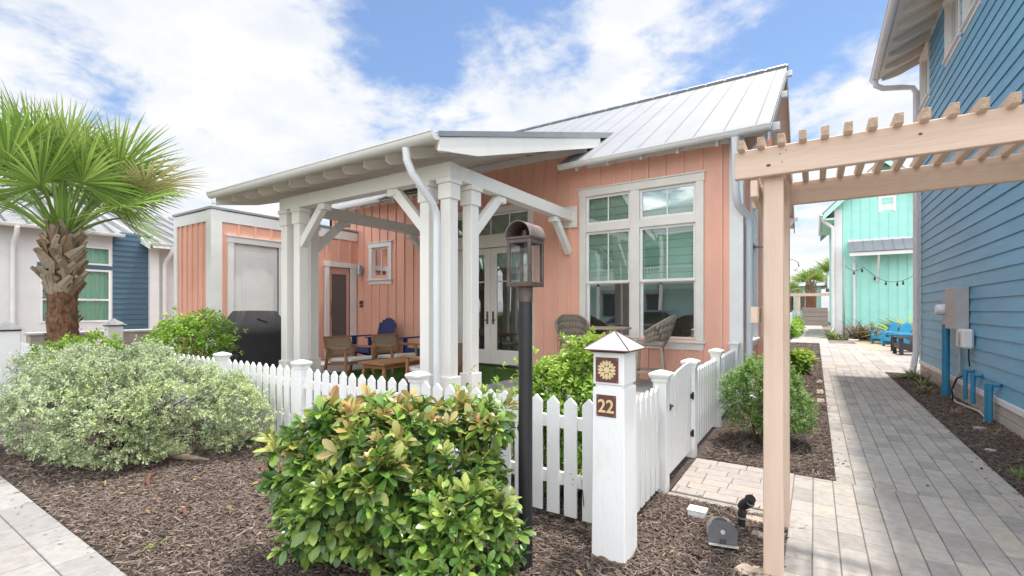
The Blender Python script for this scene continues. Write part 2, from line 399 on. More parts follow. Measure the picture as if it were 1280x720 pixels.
L.new(cnoise(2.4, 7, (5.5, 9.1, 0)), cc.inputs[0])
# cloud glow added round the sun and behind the viewpoint to fill shaded walls
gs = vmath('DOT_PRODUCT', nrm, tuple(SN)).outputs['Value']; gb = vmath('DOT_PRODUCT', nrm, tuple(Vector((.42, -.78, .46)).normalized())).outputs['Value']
def mrange(v, a, b, c, d):
    n = N.new('ShaderNodeMapRange'); n.interpolation_type = 'SMOOTHSTEP'; L.new(v, n.inputs[0])
    for i, q in enumerate((a, b, c, d)): n.inputs[i + 1].default_value = q
    return n.outputs[0]
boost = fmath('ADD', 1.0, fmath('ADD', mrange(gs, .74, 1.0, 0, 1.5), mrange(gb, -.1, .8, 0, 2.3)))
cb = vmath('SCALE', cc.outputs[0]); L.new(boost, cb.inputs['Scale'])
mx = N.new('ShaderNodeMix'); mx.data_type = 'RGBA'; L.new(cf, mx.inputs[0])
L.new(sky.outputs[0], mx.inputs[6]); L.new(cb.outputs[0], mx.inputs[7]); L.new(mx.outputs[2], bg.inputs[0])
S.view_settings.view_transform = 'Standard'; S.view_settings.look = 'None'; S.view_settings.exposure = 1.2; S.view_settings.gamma = 1

# ------------------------------------------------------------------ ground
def sheet(name, x0, x1, y0, y1, z, mat, kind='structure'):
    o = MB().quad((x0, y0, z), (x1, y0, z), (x1, y1, z), (x0, y1, z)).build(name, mat); return tag(o, kind=kind)
sheet('ground', -300, 300, -300, 600, -.06, 'ground')
sheet('road', -80, 60, -7.5, -2.2, -.05, 'asphalt')
def mulch(x0, x1, y0, y1, step=.12, amp=.018):
    nx = max(2, int((x1 - x0) / step)); ny = max(2, int((y1 - y0) / step)); m = MB()
    for j in range(ny + 1):
        for i in range(nx + 1):
            e = 0 if i in (0, nx) or j in (0, ny) else 1
            x = x0 + (x1 - x0) * i / nx; y = y0 + (y1 - y0) * j / ny
            m.v.append((x, y, -.012 + e * amp * (math.sin(x * 3.1 + y * 2.3) * .5 + random.uniform(-.5, .7))))
    for j in range(ny):
        for i in range(nx): a = j * (nx + 1) + i; m.f.append((a, a + 1, a + nx + 2, a + nx + 1))
    return tag(m.build('mulch_bed', 'mulch', smooth=True), kind='structure')
mulch(-14, -.16, 1.04, 3.84); mulch(-9.2, -1.02, 3.84, 4.4, .2); mulch(-1.32, -.99, 4.4, 8.36, .2); mulch(-.99, .15, 4.96, 24); mulch(1.40, 2.03, 2, 14.15); mulch(-.99, -.16, 3.8, 3.9, .1)
def pavers(name, x0, x1, y0, y1, cw, lmin, lmax, mat, along='y', far=1.0):
    m = MB(); g = .0020
    n = round((x1 - x0) / cw) if along == 'y' else round((y1 - y0) / cw)
    a0, a1 = (y0, y1) if along == 'y' else (x0, x1); b0 = x0 if along == 'y' else y0
    cw = ((x1 - x0) if along == 'y' else (y1 - y0)) / n
    for i in range(n):
        t = a0 - random.uniform(0, lmax)
        while t < a1:
            l = random.uniform(lmin, lmax) * (1 if t < 10 else far); s_, e_ = max(t, a0), min(t + l, a1)
            if e_ - s_ > .03:
                p = b0 + i * cw; dz = random.uniform(-.0015, .0015)
                q = (p + g, p + cw - g, s_ + g, e_ - g) if along == 'y' else (s_ + g, e_ - g, p + g, p + cw - g)
                c = .0035
                xa, xb, ya, yb = q
                m.add([(xa, ya, -.03), (xb, ya, -.03), (xb, yb, -.03), (xa, yb, -.03), (xa, ya, .008 + dz), (xb, ya, .008 + dz), (xb, yb, .008 + dz), (xa, yb, .008 + dz),
                       (xa + c, ya + c, .013 + dz), (xb - c, ya + c, .013 + dz), (xb - c, yb - c, .013 + dz), (xa + c, yb - c, .013 + dz)],
                      [(0, 1, 5, 4), (1, 2, 6, 5), (2, 3, 7, 6), (3, 0, 4, 7), (4, 5, 9, 8), (5, 6, 10, 9), (6, 7, 11, 10), (7, 4, 8, 11), (8, 9, 10, 11)])
            t += l
    tag(m.build(name, mat), kind='structure')
    jz = .003
    j = sheet(name + '_joints', x0, x1, y0, y1, jz, 'joint')
pavers('side_walkway', -.155, 1.39, 1.03, 4.93, .145, .18, .33, 'paver')
pavers('side_walkway_far', .15, 1.39, 4.93, 14.2, .145, .18, .33, 'paver')
pavers('courtyard_paving', .15, 5.5, 14.2, 25, .3, .3, .6, 'paver')
pavers('back_path', -.98, .52, 25, 54, .3, .4, .8, 'paver')
pavers('front_walkway', -14, 3, -1.2, 1.03, .21, .25, .42, 'pavergrey', 'x')
pavers('gate_path', -1.0, -.155, 3.95, 4.95, .145, .2, .3, 'paverwarm', 'x')
tag(MB().box(-1.02, -.16, 3.85, 3.945, -.06, .002).build('path_kerb', 'kerb', bevel=.01), kind='structure')
tag(MB().box(-14, -9.4, 4.45, 8.36, -.05, .0).box(-9.4, -1.32, 4.42, 8.36, -.05, .25).box(-10.4, -9.4, 4.45, 8.36, 0, .25).build('patio', 'conc'), kind='structure')
sheet('courtyard_sand', 1.5, 3.4, 21.5, 26.5, .018, 'sand')

# turf: base sheet and blades
tag(MB().box(-7.9, -4.6, 4.75, 8.33, .25, .262).build('turf_base', 'turf'), kind='structure')
n = 26000; P = np.stack([RNG.uniform(-7.9, -4.6, n), RNG.uniform(4.75, 8.3, n), np.full(n, .26)], 1)
M['blade'] = island('turf_blade', [(.05, .13, .02), (.09, .20, .03), (.14, .26, .05)], .7, 0, transl=.2)
tg = leaves('artificial_turf', 'blade', None, P, np.stack([RNG.normal(0, .5, n), RNG.normal(0, .5, n), np.ones(n)], 1), RNG.uniform(.02, .035, n), np.full(n, .006), fine=False)
tag(tg, 'short green artificial turf in front of the french doors', 'turf', kind='stuff')

# mulch chips
def chips(label, regions):
    PP = []; 
    for (x0, x1, y0, y1, dn, s) in regions:
        n = int((x1 - x0) * (y1 - y0) * dn)
        PP.append(np.stack([RNG.uniform(x0, x1, n), RNG.uniform(y0, y1, n), RNG.uniform(-.004, .018, n), np.full(n, s)], 1))
    A = np.concatenate(PP); n = len(A); yaw = RNG.normal(.5, .9, n); tl = RNG.normal(0, .28, n)
    D = np.stack([np.cos(yaw) * np.cos(tl), np.sin(yaw) * np.cos(tl), np.sin(tl)], 1)
    Sd = unit(np.cross(D, np.tile([0, 0, 1.], (n, 1)) + RNG.normal(0, .45, (n, 3)))); U = np.cross(Sd, D)
    Ln = (RNG.gamma(3, .0095, n) + .008) * A[:, 3]; W = RNG.uniform(.003, .011, n) * A[:, 3]; Th = RNG.uniform(.002, .005, n)
    C = A[:, :3]; V = []
    for a, b, c in [(-1, -1, 0), (1, -.6, 0), (1, .7, 0), (-1, 1, 0), (-.9, -.8, 1), (.95, -.5, 1), (.9, .5, 1), (-.95, .8, 1)]:
        V.append(C + D * (Ln * a / 2)[:, None] + Sd * (W * b / 2)[:, None] + U * (Th * c)[:, None])
    V = np.stack(V, 1).reshape(-1, 3); fs = [(4, 5, 6, 7), (0, 1, 5, 4), (1, 2, 6, 5), (2, 3, 7, 6), (3, 0, 4, 7)]
    F = np.concatenate([np.arange(n)[:, None] * 8 + np.array(f) for f in fs], 1).ravel()
    o = np_mesh('mulch_chips', V, np.full(n * 5, 4), F, 'chip', None, smooth=False)
    return tag(o, label, 'mulch', kind='stuff')
chips('shredded brown bark mulch covering the planting beds',
      [(-5.2, -1.2, 1.05, 2.95, 4200, 1), (-7.5, -5.2, 1.05, 3.1, 1300, 1.2), (-1.2, -.17, 2.3, 3.85, 6000, 1), (-1.2, -.17, 1.04, 2.3, 2500, 1), (-.97, .14, 4.97, 8, 2600, 1.1), (-.97, .14, 8, 13, 1000, 1.5), (-.9, .14, 13, 24, 250, 2.2),
       (1.41, 2.02, 4.5, 9, 3000, 1), (1.41, 2.02, 9, 14, 1500, 1.3), (-2.9, -1.05, 3.0, 4.4, 1200, 1), (-5.5, -3.0, .90, 1.05, 130, .9), (.13, .26, 4.97, 9, 150, .9), (1.25, 1.41, 5.0, 10, 150, .9), (-.17, -.05, 2.6, 3.8, 200, .9), (-1.0, -.3, 3.94, 4.1, 120, .8)])
nl = 190; P = np.stack([np.concatenate([RNG.uniform(-5, -.2, 130), RNG.uniform(-.9, 1.95, 60)]), np.concatenate([RNG.uniform(1.1, 2.9, 130), RNG.uniform(4.9, 11, 60)]), np.full(nl, .024)], 1)
fl = leaves('fallen_leaves', 'dryleaf', None, P, np.stack([RNG.normal(0, 1, nl), RNG.normal(0, 1, nl), RNG.normal(0, .2, nl)], 1), RNG.uniform(.03, .07, nl), RNG.uniform(.012, .028, nl), curl=-.15)
tag(fl, 'scattered dry brown leaves fallen on the mulch and paving', 'fallen leaves', kind='stuff')

# ------------------------------------------------------------------ wall helpers
def facade(O, U, Nn):
    O, U, Nn = Vector(O), Vector(U), Vector(Nn)
    return lambda u, n, z: O + U * u + Nn * n + Vector((0, 0, z))
def wall_panels(m, F, u0, u1, z0, z1, holes, th=.12):
    us = sorted({u0, u1, *[h[0] for h in holes], *[h[1] for h in holes]}); zs = sorted({z0, z1, *[h[2] for h in holes], *[h[3] for h in holes]})
    us = [q for q in us if u0 <= q <= u1]; zs = [q for q in zs if z0 <= q <= z1]
    for i in range(len(us) - 1):
        run = None
        for k in range(len(zs) - 1):
            cu, cz = (us[i] + us[i + 1]) / 2, (zs[k] + zs[k + 1]) / 2
            hole = any(h[0] < cu < h[1] and h[2] < cz < h[3] for h in holes)
            if not hole: run = (run[0], zs[k + 1]) if run else (zs[k], zs[k + 1])
            if (hole or k == len(zs) - 2) and run:
                m.lbox(F, us[i], us[i + 1], -th, 0, run[0], run[1]); run = None
def battens(m, F, u0, u1, z0, z1, holes, sp=.305, w_=.055, t=.028, off=.0, ztop=None):
    u = u0 + off
    while u < u1 - w_:
        top = ztop(u) if ztop else z1; segs = [(z0, top)]
        for h in holes:
            if h[0] - w_ < u < h[1]:
                ns = []
                for a, b in segs:
                    if h[2] > a: ns.append((a, min(b, h[2])))
                    if h[3] < b: ns.append((max(a, h[3]), b))
                segs = [q for q in ns if q[1] - q[0] > .02]
        for a, b in segs: m.lbox(F, u, u + w_, 0, t, a, b)
        u += sp
def sash(F, wd, u0, u1, z0, z1, munt, shade=None, fr=.045, glassm='glass', n0=-.06, hm=()):
    """sash frame, muntins, one pane and optional blind; parts of a window part."""
    m = MB(); m.lbox(F, u0, u0 + fr, n0, n0 + .04, z0, z1).lbox(F, u1 - fr, u1, n0, n0 + .04, z0, z1).lbox(F, u0 + fr, u1 - fr, n0, n0 + .04, z0, z0 + fr).lbox(F, u0 + fr, u1 - fr, n0, n0 + .04, z1 - fr, z1)
    for k in range(1, munt + 1):
        c = u0 + (u1 - u0) * k / (munt + 1); m.lbox(F, c - .01, c + .01, n0 + .012, n0 + .034, z0 + fr, z1 - fr)
    for z in hm: m.lbox(F, u0 + fr, u1 - fr, n0 + .012, n0 + .034, z - .01, z + .01)
    m.build('sash_frame', 'white', wd)
    g = MB(); a, b, c, d = F(u0 + fr, n0 + .02, z0 + fr), F(u1 - fr, n0 + .02, z0 + fr), F(u1 - fr, n0 + .02, z1 - fr), F(u0 + fr, n0 + .02, z1 - fr); g.quad(a, b, c, d); g.build('pane', glassm, wd)
    if shade:
        s_ = MB(); zz_ = z0 + .01; k = 0
        while zz_ < z1 - .02:
            h = min(.145, z1 - .01 - zz_)
            p = [F(u0 + .03, n0 - .075, zz_), F(u0 + .03, n0 - .05, zz_ + .012), F(u0 + .03, n0 - .066, zz_ + h)]
            q = [F(u1 - .03, n0 - .075, zz_), F(u1 - .03, n0 - .05, zz_ + .012), F(u1 - .03, n0 - .066, zz_ + h)]
            s_.quad(p[0], q[0], q[1], p[1]); s_.quad(p[1], q[1], q[2], p[2]); zz_ += h
        s_.build('window_blind', shade, wd)
def window(F, parent, u0, u1, z0, z1, cas=.10, head=.14, sill=True, mat='cream', mull=(), name='window', apron=.1):
    """casing mesh as the window part; openings are filled by sash()."""
    m = MB(); t = .035
    m.lbox(F, u0, u0 + cas, -.09, t, z0, z1 - head).lbox(F, u1 - cas, u1, -.09, t, z0, z1 - head)
    m.lbox(F, u0 - .015, u1 + .015, -.09, t + .008, z1 - head, z1 - .025).lbox(F, u0 - .035, u1 + .035, -.08, t + .03, z1 - .025, z1)
    for (a, b, c, d) in mull: m.lbox(F, a, b, -.09, t - .006, c, d)
    wd = m.build(name, mat, parent, bevel=.003)
    if sill:
        s_ = MB(); s_.lbox(F, u0 - .03, u1 + .03, -.09, t + .035, z0 - .04, z0 - .002); s_.lbox(F, u0, u1, 0, t - .008, z0 - .04 - apron, z0 - .042); s_.build('sill', mat, wd, bevel=.003)
    return wd
def slab(m, a, b, c, d, th):
    a, b, c, d = map(Vector, (a, b, c, d)); n = (b - a).cross(d - a).normalized() * th
    return m.prism([a, b, c, d], n)
def seams(m, a, b, c, d, sp, h=.032, w_=.022, first=None):
    """ribs running from edge a-b up to edge d-c."""
    a, b, c, d = map(Vector, (a, b, c, d)); n = (b - a).cross(d - a).normalized(); ln = (b - a).length; e = (b - a).normalized()
    t = sp / 2 if first is None else first
    while t < ln - .02:
        p = a + (b - a) * (t / ln); q = d + (c - d) * (t / ln); s_ = e * w_ / 2
        m.prism([p - s_, p + s_, p + s_ + n * h, p - s_ + n * h], q - p); t += sp
def gutter(m, p0, p1, r, out, squash=1.0):
    """solid half-round trough from p0 to p1 (top edge), bulging outwards/down."""
    p0, p1, out = Vector(p0), Vector(p1), Vector(out); d = p1 - p0
    poly = [p0 - out * r + Vector((0, 0, .0))]
    for k in range(0, 13):
        t = math.pi * k / 12; poly.append(p0 - out * r * math.cos(t) + Vector((0, 0, -r * squash * math.sin(t) - .012)))
    poly.append(p0 + out * (r + .012) + Vector((0, 0, -.012))); poly.append(p0 + out * (r + .012) + Vector((0, 0, .006))); poly.append(p0 + out * r + Vector((0, 0, .006)))
    poly.append(p0 + out * (r - .02) + Vector((0, 0, -.02))); poly.append(p0 - out * (r - .02) + Vector((0, 0, -.02)))
    m.prism(poly, d)

# ------------------------------------------------------------------ the pink house
HX0, HX1, HY0, HY1 = -11.6, -1.0, 8.36, 17.6
FF = facade((0, HY0, 0), (1, 0, 0), (0, -1, 0)); FG = facade((HX1, 0, 0), (0, 1, 0), (1, 0, 0))
house = thing('pink_house', 'coral pink board and batten cottage with a white standing seam metal roof', 'house', (-5, HY0, 0))
BW = (-3.84, -1.57, .97, 3.83); SW = (-9.92, -9.06, 2.3, 3.26); FD = (-7.10, -4.88, .27, 3.72)
holesF = [(-3.72, -1.69, 1.0, 3.70), (-9.78, -9.20, 2.40, 3.12), (-6.98, -5.0, .26, 3.62)]
trimF = [(BW[0] - .035, BW[1] + .035, BW[2] - .16, BW[3]), (SW[0] - .03, SW[1] + .03, SW[2] - .14, SW[3]), (FD[0] - .03, FD[1] + .03, 0, FD[3])]
m = MB(); wall_panels(m, FF, HX0, HX1 - .12, 0, 4.5, holesF)
m2 = MB(); battens(m2, FF, HX0, HX1 - .2, .2, 4.22, trimF, off=.2)
battens(m2, FF, -7.7, -3.7, 4.23, 4.52, [], off=.0)
for a_, b_ in ((-11.4, -7.16), (-4.84, -3.88), (-1.53, -1.2)): m2.lbox(FF, a_, b_, 0, .0035, 2.905, 2.911)
m.lbox(FF, -7.75, -4.06, -.12, -.001, 4.501, 4.9)
m.add(m2.v, m2.f); m.build('wall', 'pink', house)
PIT = .606; RY = (HY0 + HY1) / 2; EZ = 4.22; EY = 7.9
def rz(y): return EZ + PIT * (min(y, 2 * RY - y) - EY)
holesG = [(9.55, 10.60, .95, 3.72), (11.75, 12.8, .95, 3.72)]
m = MB(); wall_panels(m, FG, HY0, HY1, 0, 4.3, [(a + .08, b - .08, c, d - .1) for a, b, c, d in holesG], .118)
m.prism([(HX1 - .118, HY0, 4.302), (HX1 - .118, HY1, 4.302), (HX1 - .118, RY, rz(RY) - .14)], (.118, 0, 0))
battens(m, FG, HY0, HY1, .2, 0, [(a - .03, b + .03, c - .15, d) for a, b, c, d in holesG], off=.28, ztop=lambda u: rz(u) - .18)
m.build('gable_wall', 'pink', house)
m = MB(); m.box(HX0, HX1, HY1 - .1, HY1, 0, 4.3).box(HX0, HX0 + .1, HY0, HY1, 0, 4.3); m.build('rear_wall', 'pink', house)
m = MB(); m.box(HX0 + .15, HX1 - .2, 12.2, 12.25, 0, 3.95).box(HX0 + .15, HX1 - .2, HY0 + .12, 12.2, .2, .22).box(HX0 + .15, HX1 - .2, HY0 + .12, 12.2, 3.95, 4.0).box(-4.4, -4.35, HY0 + .12, 12.2, .2, 3.95); m.build('interior_partition', 'interior', house)
# frieze, corner boards
m = MB(); m.lbox(FF, HX0, -7.75, 0, .03, 4.22, 4.46).lbox(FF, -3.68, HX1 - .18, 0, .03, 4.22, 4.46).lbox(FF, -7.748, -3.70, .0, .032, 4.53, 4.68); m.lbox(FF, HX1 - .175, HX1 + .028, 0, .028, 0, 4.46); m.lbox(FG, HY0 + .001, HY0 + .13, 0, .028, 0, 4.46)
m.build('corner_board', 'white', house, bevel=.003)
# roof
RX0, RX1 = -12.0, -.56
ms = MB(); m = MB(); C, D = (RX1, RY, rz(RY)), (RX0, RY, rz(RY)); XM0, XM1 = -7.75, -4.06
for xa, xb_, ya in ((RX0, XM0, EY), (XM0, XM1, 8.9), (XM1, RX1, EY)):
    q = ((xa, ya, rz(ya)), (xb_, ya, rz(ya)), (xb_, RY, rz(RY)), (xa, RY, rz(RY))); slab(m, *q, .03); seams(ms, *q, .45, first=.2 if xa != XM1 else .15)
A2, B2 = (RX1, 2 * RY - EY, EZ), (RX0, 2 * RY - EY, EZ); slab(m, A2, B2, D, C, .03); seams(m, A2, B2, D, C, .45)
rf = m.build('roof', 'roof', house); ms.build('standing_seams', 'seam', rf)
m = MB(); zt = rz(RY); slab(m, (RX0, RY - .17, zt - .055), (RX1 + .02, RY - .17, zt - .055), (RX1 + .02, RY, zt + .065), (RX0, RY, zt + .065), .02)
slab(m, (RX1 + .02, RY + .17, zt - .055), (RX0, RY + .17, zt - .055), (RX0, RY, zt + .065), (RX1 + .02, RY, zt + .065), .02)
m.build('ridge_cap', 'roof', rf)
m = MB(); seams(m, (RX0, RY - .2, zt - .09), (RX1, RY - .2, zt - .09), (RX1, RY - .16, zt - .05), (RX0, RY - .16, zt - .05), .45, .07, .4, first=.42); m.build('ridge_closure', 'roofedge', rf)
# soffit boards, rafters, rake
m = MB()
for xa, xb_, ya in ((RX0, XM0 - .002, EY + .03), (XM0, XM1, 8.9), (XM1 + .002, RX1, EY + .03)): slab(m, (xa, ya, rz(ya) - .06), (xb_, ya, rz(ya) - .06), (xb_, RY, rz(RY) - .06), (xa, RY, rz(RY) - .06), .02)
slab(m, (RX1, 2 * RY - EY - .03, EZ - .045), (RX0, 2 * RY - EY - .03, EZ - .045), (RX0, RY, rz(RY) - .06), (RX1, RY, rz(RY) - .06), .02); m.build('soffit', 'cream', house)
m = MB(); x = RX1 - .75
while x > RX0:
    if XM0 - .1 < x < XM1 + .1: x -= .61; continue
    MB().prism([(x - .02, HY0 - .032, rz(HY0) - .055), (x - .02, HY0 - .032, rz(HY0) - .2), (x - .02, EY + .10, EZ - .13), (x - .02, EY + .07, EZ - .02)], (.04, 0, 0)).build('rafter_tail', 'cream', house); x -= .61
m = MB()
for sgn in (1, -1):
    Yf = (lambda y: y) if sgn == 1 else (lambda y: 2 * RY - y)
    m.prism([(RX1 - .03, Yf(EY), EZ - .05), (RX1 - .03, Yf(EY), EZ - .20), (RX1 - .03, RY, rz(RY) - .24), (RX1 - .03, RY, rz(RY) - .05)], (.025, 0, 0))
m.build('rake_board', 'roofedge', house)
m = MB()
for y in (HY0 + .06, 10.7, RY, 15.2, HY1 - .1):
    m = MB(); z = rz(y) - .17; m.bar((HX1, y, z), (RX1 + .10, y, z), .11, .12); 
    if y != RY: m.bar((HX1 + .03, y, z - .5), (RX1 - .06, y, z - .07), .08, .09)
    m.build('outlooker', 'white', house, bevel=.004)
m = MB(); gutter(m, (-4.05, EY - .02, EZ - .02), (RX1, EY - .02, EZ + .02), .07, (0, -1, 0)); m.build('gutter', 'gutter', house); m = MB(); gutter(m, (RX0, EY - .02, EZ + .0), (-8.95, EY - .02, EZ - .01), .07, (0, -1, 0)); m.build('gutter', 'gutter', house)
m = MB(); m.tube([(-1.03, EY - .03, 4.15), (-1.03, EY + .02, 3.98), (-1.04, 8.0, 3.35), (-1.02, 8.12, 3.15), (-.93, 8.46, 3.02), (-.91, 8.54, 2.85), (-.91, 8.54, .12), (-.82, 8.46, .04)], .058, 14)
m.build('downspout', 'pipe', house, smooth=40)
m = MB(); m.tube([(-.95, 9.35, 2.62), (-.72, 9.35, 2.61), (-.62, 9.4, 2.66), (-.6, 9.42, 2.72)], .018, 8); m.build('wall_hook', 'steel', house, smooth=True)
# big window
wd = window(FF, house, *BW, cas=.13, head=.16, mull=[(-2.835, -2.665, .98, 3.67), (-3.71, -2.835, 2.985, 3.13), (-2.665, -1.70, 2.985, 3.13)], apron=.12)
for a, b in ((-3.71, -2.835), (-2.665, -1.70)):
    sash(FF, wd, a, b, 3.13, 3.67, 1, 'shade'); sash(FF, wd, a, b, 2.0, 2.985, 1, 'shade'); sash(FF, wd, a, b, .98, 2.03, 0, None, n0=-.10)
# small window
wd = window(FF, house, *SW, cas=.12, head=.14, mat='white'); sash(FF, wd, -9.8, -9.18, 2.3, 3.12, 1, None, glassm='glassdark')
# gable windows
for a, b, c, d in holesG:
    wd = window(FG, house, a, b, c, d, cas=.12, head=.14, mat='white', mull=[(a + .12, b - .12, 2.75, 2.9)])
    sash(FG, wd, a + .12, b - .12, 2.9, d - .14, 0, 'shade'); sash(FG, wd, a + .12, b - .12, c, 2.75, 0, None, hm=(1.9,))
# french door
m = MB(); m.lbox(FF, FD[0], FD[0] + .13, -.09, .035, .27, 3.59).lbox(FF, FD[1] - .13, FD[1], -.09, .035, .27, 3.59).lbox(FF, FD[0] - .02, FD[1] + .02, -.09, .045, 3.6, 3.72).lbox(FF, FD[0] + .13, FD[1] - .13, -.09, .03, 2.86, 3.12)
fd = m.build('door_frame', 'cream', house, bevel=.003)
MB().lbox(FF, FD[0] + .1, FD[1] - .1, -.1, .06, .255, .30).build('threshold', 'black', fd)
tw = MB().lbox(FF, -6.97, -5.01, -.07, -.03, 3.56, 3.6).build('transom_window', 'white', house)
sash(FF, tw, -6.97, -5.01, 3.12, 3.585, 3, 'shade', fr=.03)
for sg, nm in ((-1, 0), (1, 1)):
    a, b = (-6.965, -6.003) if sg < 0 else (-5.997, -5.015)
    m = MB(); st = .16
    m.lbox(FF, a, a + st, -.07, -.025, .31, 2.85).lbox(FF, b - st, b, -.07, -.025, .31, 2.85).lbox(FF, a + st, b - st, -.07, -.025, 2.72, 2.85).lbox(FF, a + st, b - st, -.07, -.025, .31, .62)
    m.lbox(FF, a + st, b - st, -.058, -.036, 2.10, 2.125)
    dl = m.build('door', 'cream', house, bevel=.003)
    MB().quad(FF(a + st, -.048, .62), FF(b - st, -.048, .62), FF(b - st, -.048, 2.72), FF(a + st, -.048, 2.72)).build('pane', 'glassdark', dl)
    hx = (b - .075) if sg < 0 else (a + .075)
    m = MB().lbox(FF, hx - .022, hx + .022, -.025, -.012, 1.18, 1.46); m.tube([FF(hx, -.02, 1.27), FF(hx, .035, 1.27), FF(hx - sg * -.10, .04, 1.275)], .01, 8); m.build('handle', 'copper', dl, smooth=40)
    MB().lbox(FF, a + st - .03, b - st + .03, -.115, -.11, 2.42, 2.74).build('door_blind', 'shade', dl)
# sconce and box
t = thing('wall_lamp', 'small grey downlight on the pink wall beside the screen door', 'wall lamp', (-10.17, HY0 - .1, 2.4))
m = MB().lathe([(.075, 2.42), (.075, 2.66), (.06, 2.68)], (-10.17, HY0 - .13, 0), 18); m.build('lamp_shade', 'steel', t, smooth=40)
MB().lbox(FF, -10.22, -10.12, 0, .07, 2.48, 2.62).build('bracket', 'steel', t); MB().lathe([(.055, 2.415), (.05, 2.41), (.03, 2.405)], (-10.17, HY0 - .13, 0), 14).build('lens', 'cushion', t)
t = thing('outdoor_outlet', 'small brown outlet cover on the pink wall left of the navy chair', 'outlet', (-10.2, HY0, 1.56))
MB().lbox(FF, -10.27, -10.13, 0, .05, 1.56, 1.74).build('cover', 'copper', t, bevel=.01); MB().lbox(FF, -10.25, -10.15, .05, .06, 1.62, 1.64).build('hinge', 'steel', t)

# ------------------------------------------------------------------ storage shed with the screen door
FS = facade((-10.4, 0, 0), (0, 1, 0), (1, 0, 0)); FL = facade((0, 4.72, 0), (1, 0, 0), (0, -1, 0))
shed = thing('storage_shed', 'low flat roofed pink shed with white corner boards and a white panel door', 'shed', (-11.2, 4.72, 0))
hs = [(5.14, 6.14, .25, 2.92), (7.47, 8.12, .25, 2.60)]
m = MB(); wall_panels(m, FS, 4.72, 8.35, .0, 3.5, hs, .1)
battens(m, FS, 4.9, 8.3, .25, 3.33, [(5.0, 6.28, 0, 3.1), (7.33, 8.35, 0, 2.76)], off=.32, sp=.36, w_=.05)
wall_panels(m, FL, -12.05, -10.5, 0, 3.5, [], .1); battens(m, FL, -11.9, -10.7, .0, 3.33, [], off=.13, sp=.24, w_=.045)
m.box(-12.05, -11.95, 4.83, 8.35, 0, 3.5); m.build('wall', 'pink', shed)
m = MB(); m.lbox(FS, 4.722, 8.34, 0, .035, 3.33, 3.56); m.lbox(FL, -12.05, -10.402, 0, .035, 3.33, 3.56); m.lbox(FS, 4.69, 4.9, 0, .036, 0, 3.57).lbox(FL, -10.58, -10.365, .0, .036, 0, 3.57).lbox(FL, -12.08, -11.93, 0, .036, 0, 3.57)
m.build('corner_board', 'white', shed, bevel=.003)
m = MB().box(-12.1, -10.34, 4.66, 8.34, 3.575, 3.62); m.build('roof', 'roofedge', shed); MB().lathe([(.06, 3.62), (.06, 3.72), (.075, 3.72), (.075, 3.78)], (-10.55, 4.85, 0), 12).build('vent_pipe', 'pipe', shed)
m = MB().lbox(FS, 5.02, 5.14, -.05, .03, .25, 2.92).lbox(FS, 6.14, 6.26, -.05, .03, .25, 2.92).lbox(FS, 5.0, 6.28, -.05, .036, 2.925, 3.05).lbox(FS, 4.98, 6.30, -.05, .06, 3.052, 3.075)
df = m.build('door_frame', 'white', shed)
m = MB().lbox(FS, 5.145, 6.135, -.07, -.03, .26, 2.915)
for z0, z1 in ((.5, 1.1), (1.25, 2.75)):
    m.lbox(FS, 5.33, 5.95, -.03, -.022, z0, z1); m.lbox(FS, 5.39, 5.89, -.022, -.014, z0 + .06, z1 - .06)
dr = m.build('door', 'white', shed, bevel=.004); m = MB(); m.tube([FS(6.06, -.03, 1.2), FS(6.06, .04, 1.2)], .014, 8); m.lathe([(.0, -.03), (.03, -.02), (.03, .02), (0, .03)], FS(6.06, .05, 1.2), 12); m.build('handle', 'steel', dr, smooth=True)
m = MB(); 
for z in (.6, 1.6, 2.65): m.lbox(FS, 5.13, 5.155, -.03, -.01, z, z + .1)
m.build('hinge', 'steel', dr)
m = MB().lbox(FS, 7.35, 7.47, -.06, .03, .25, 2.60).lbox(FS, 8.12, 8.30, -.06, .03, .25, 2.60).lbox(FS, 7.32, 8.33, -.06, .036, 2.605, 2.73); m.build('screen_door_frame', 'white', shed)
m = MB().lbox(FS, 7.475, 7.57, -.05, -.02, .26, 2.59).lbox(FS, 8.02, 8.115, -.05, -.02, .26, 2.59).lbox(FS, 7.57, 8.02, -.05, -.02, 2.42, 2.59).lbox(FS, 7.57, 8.02, -.05, -.02, .26, .42)
sd = m.build('screen_door', 'pinkdoor', shed); M['mesh'] = paint('screen_mesh', (.16, .135, .125), .8, .1, 60, .3, 300); MB().lbox(FS, 7.57, 8.02, -.04, -.03, .42, 2.42).build('mesh_panel', 'mesh', sd)
m = MB(); m.tube([FS(7.51, -.02, 1.32), FS(7.51, .04, 1.34), FS(7.51, .04, 1.66), FS(7.51, -.02, 1.68)], .012, 8); m.build('handle', 'wood', sd, smooth=True)

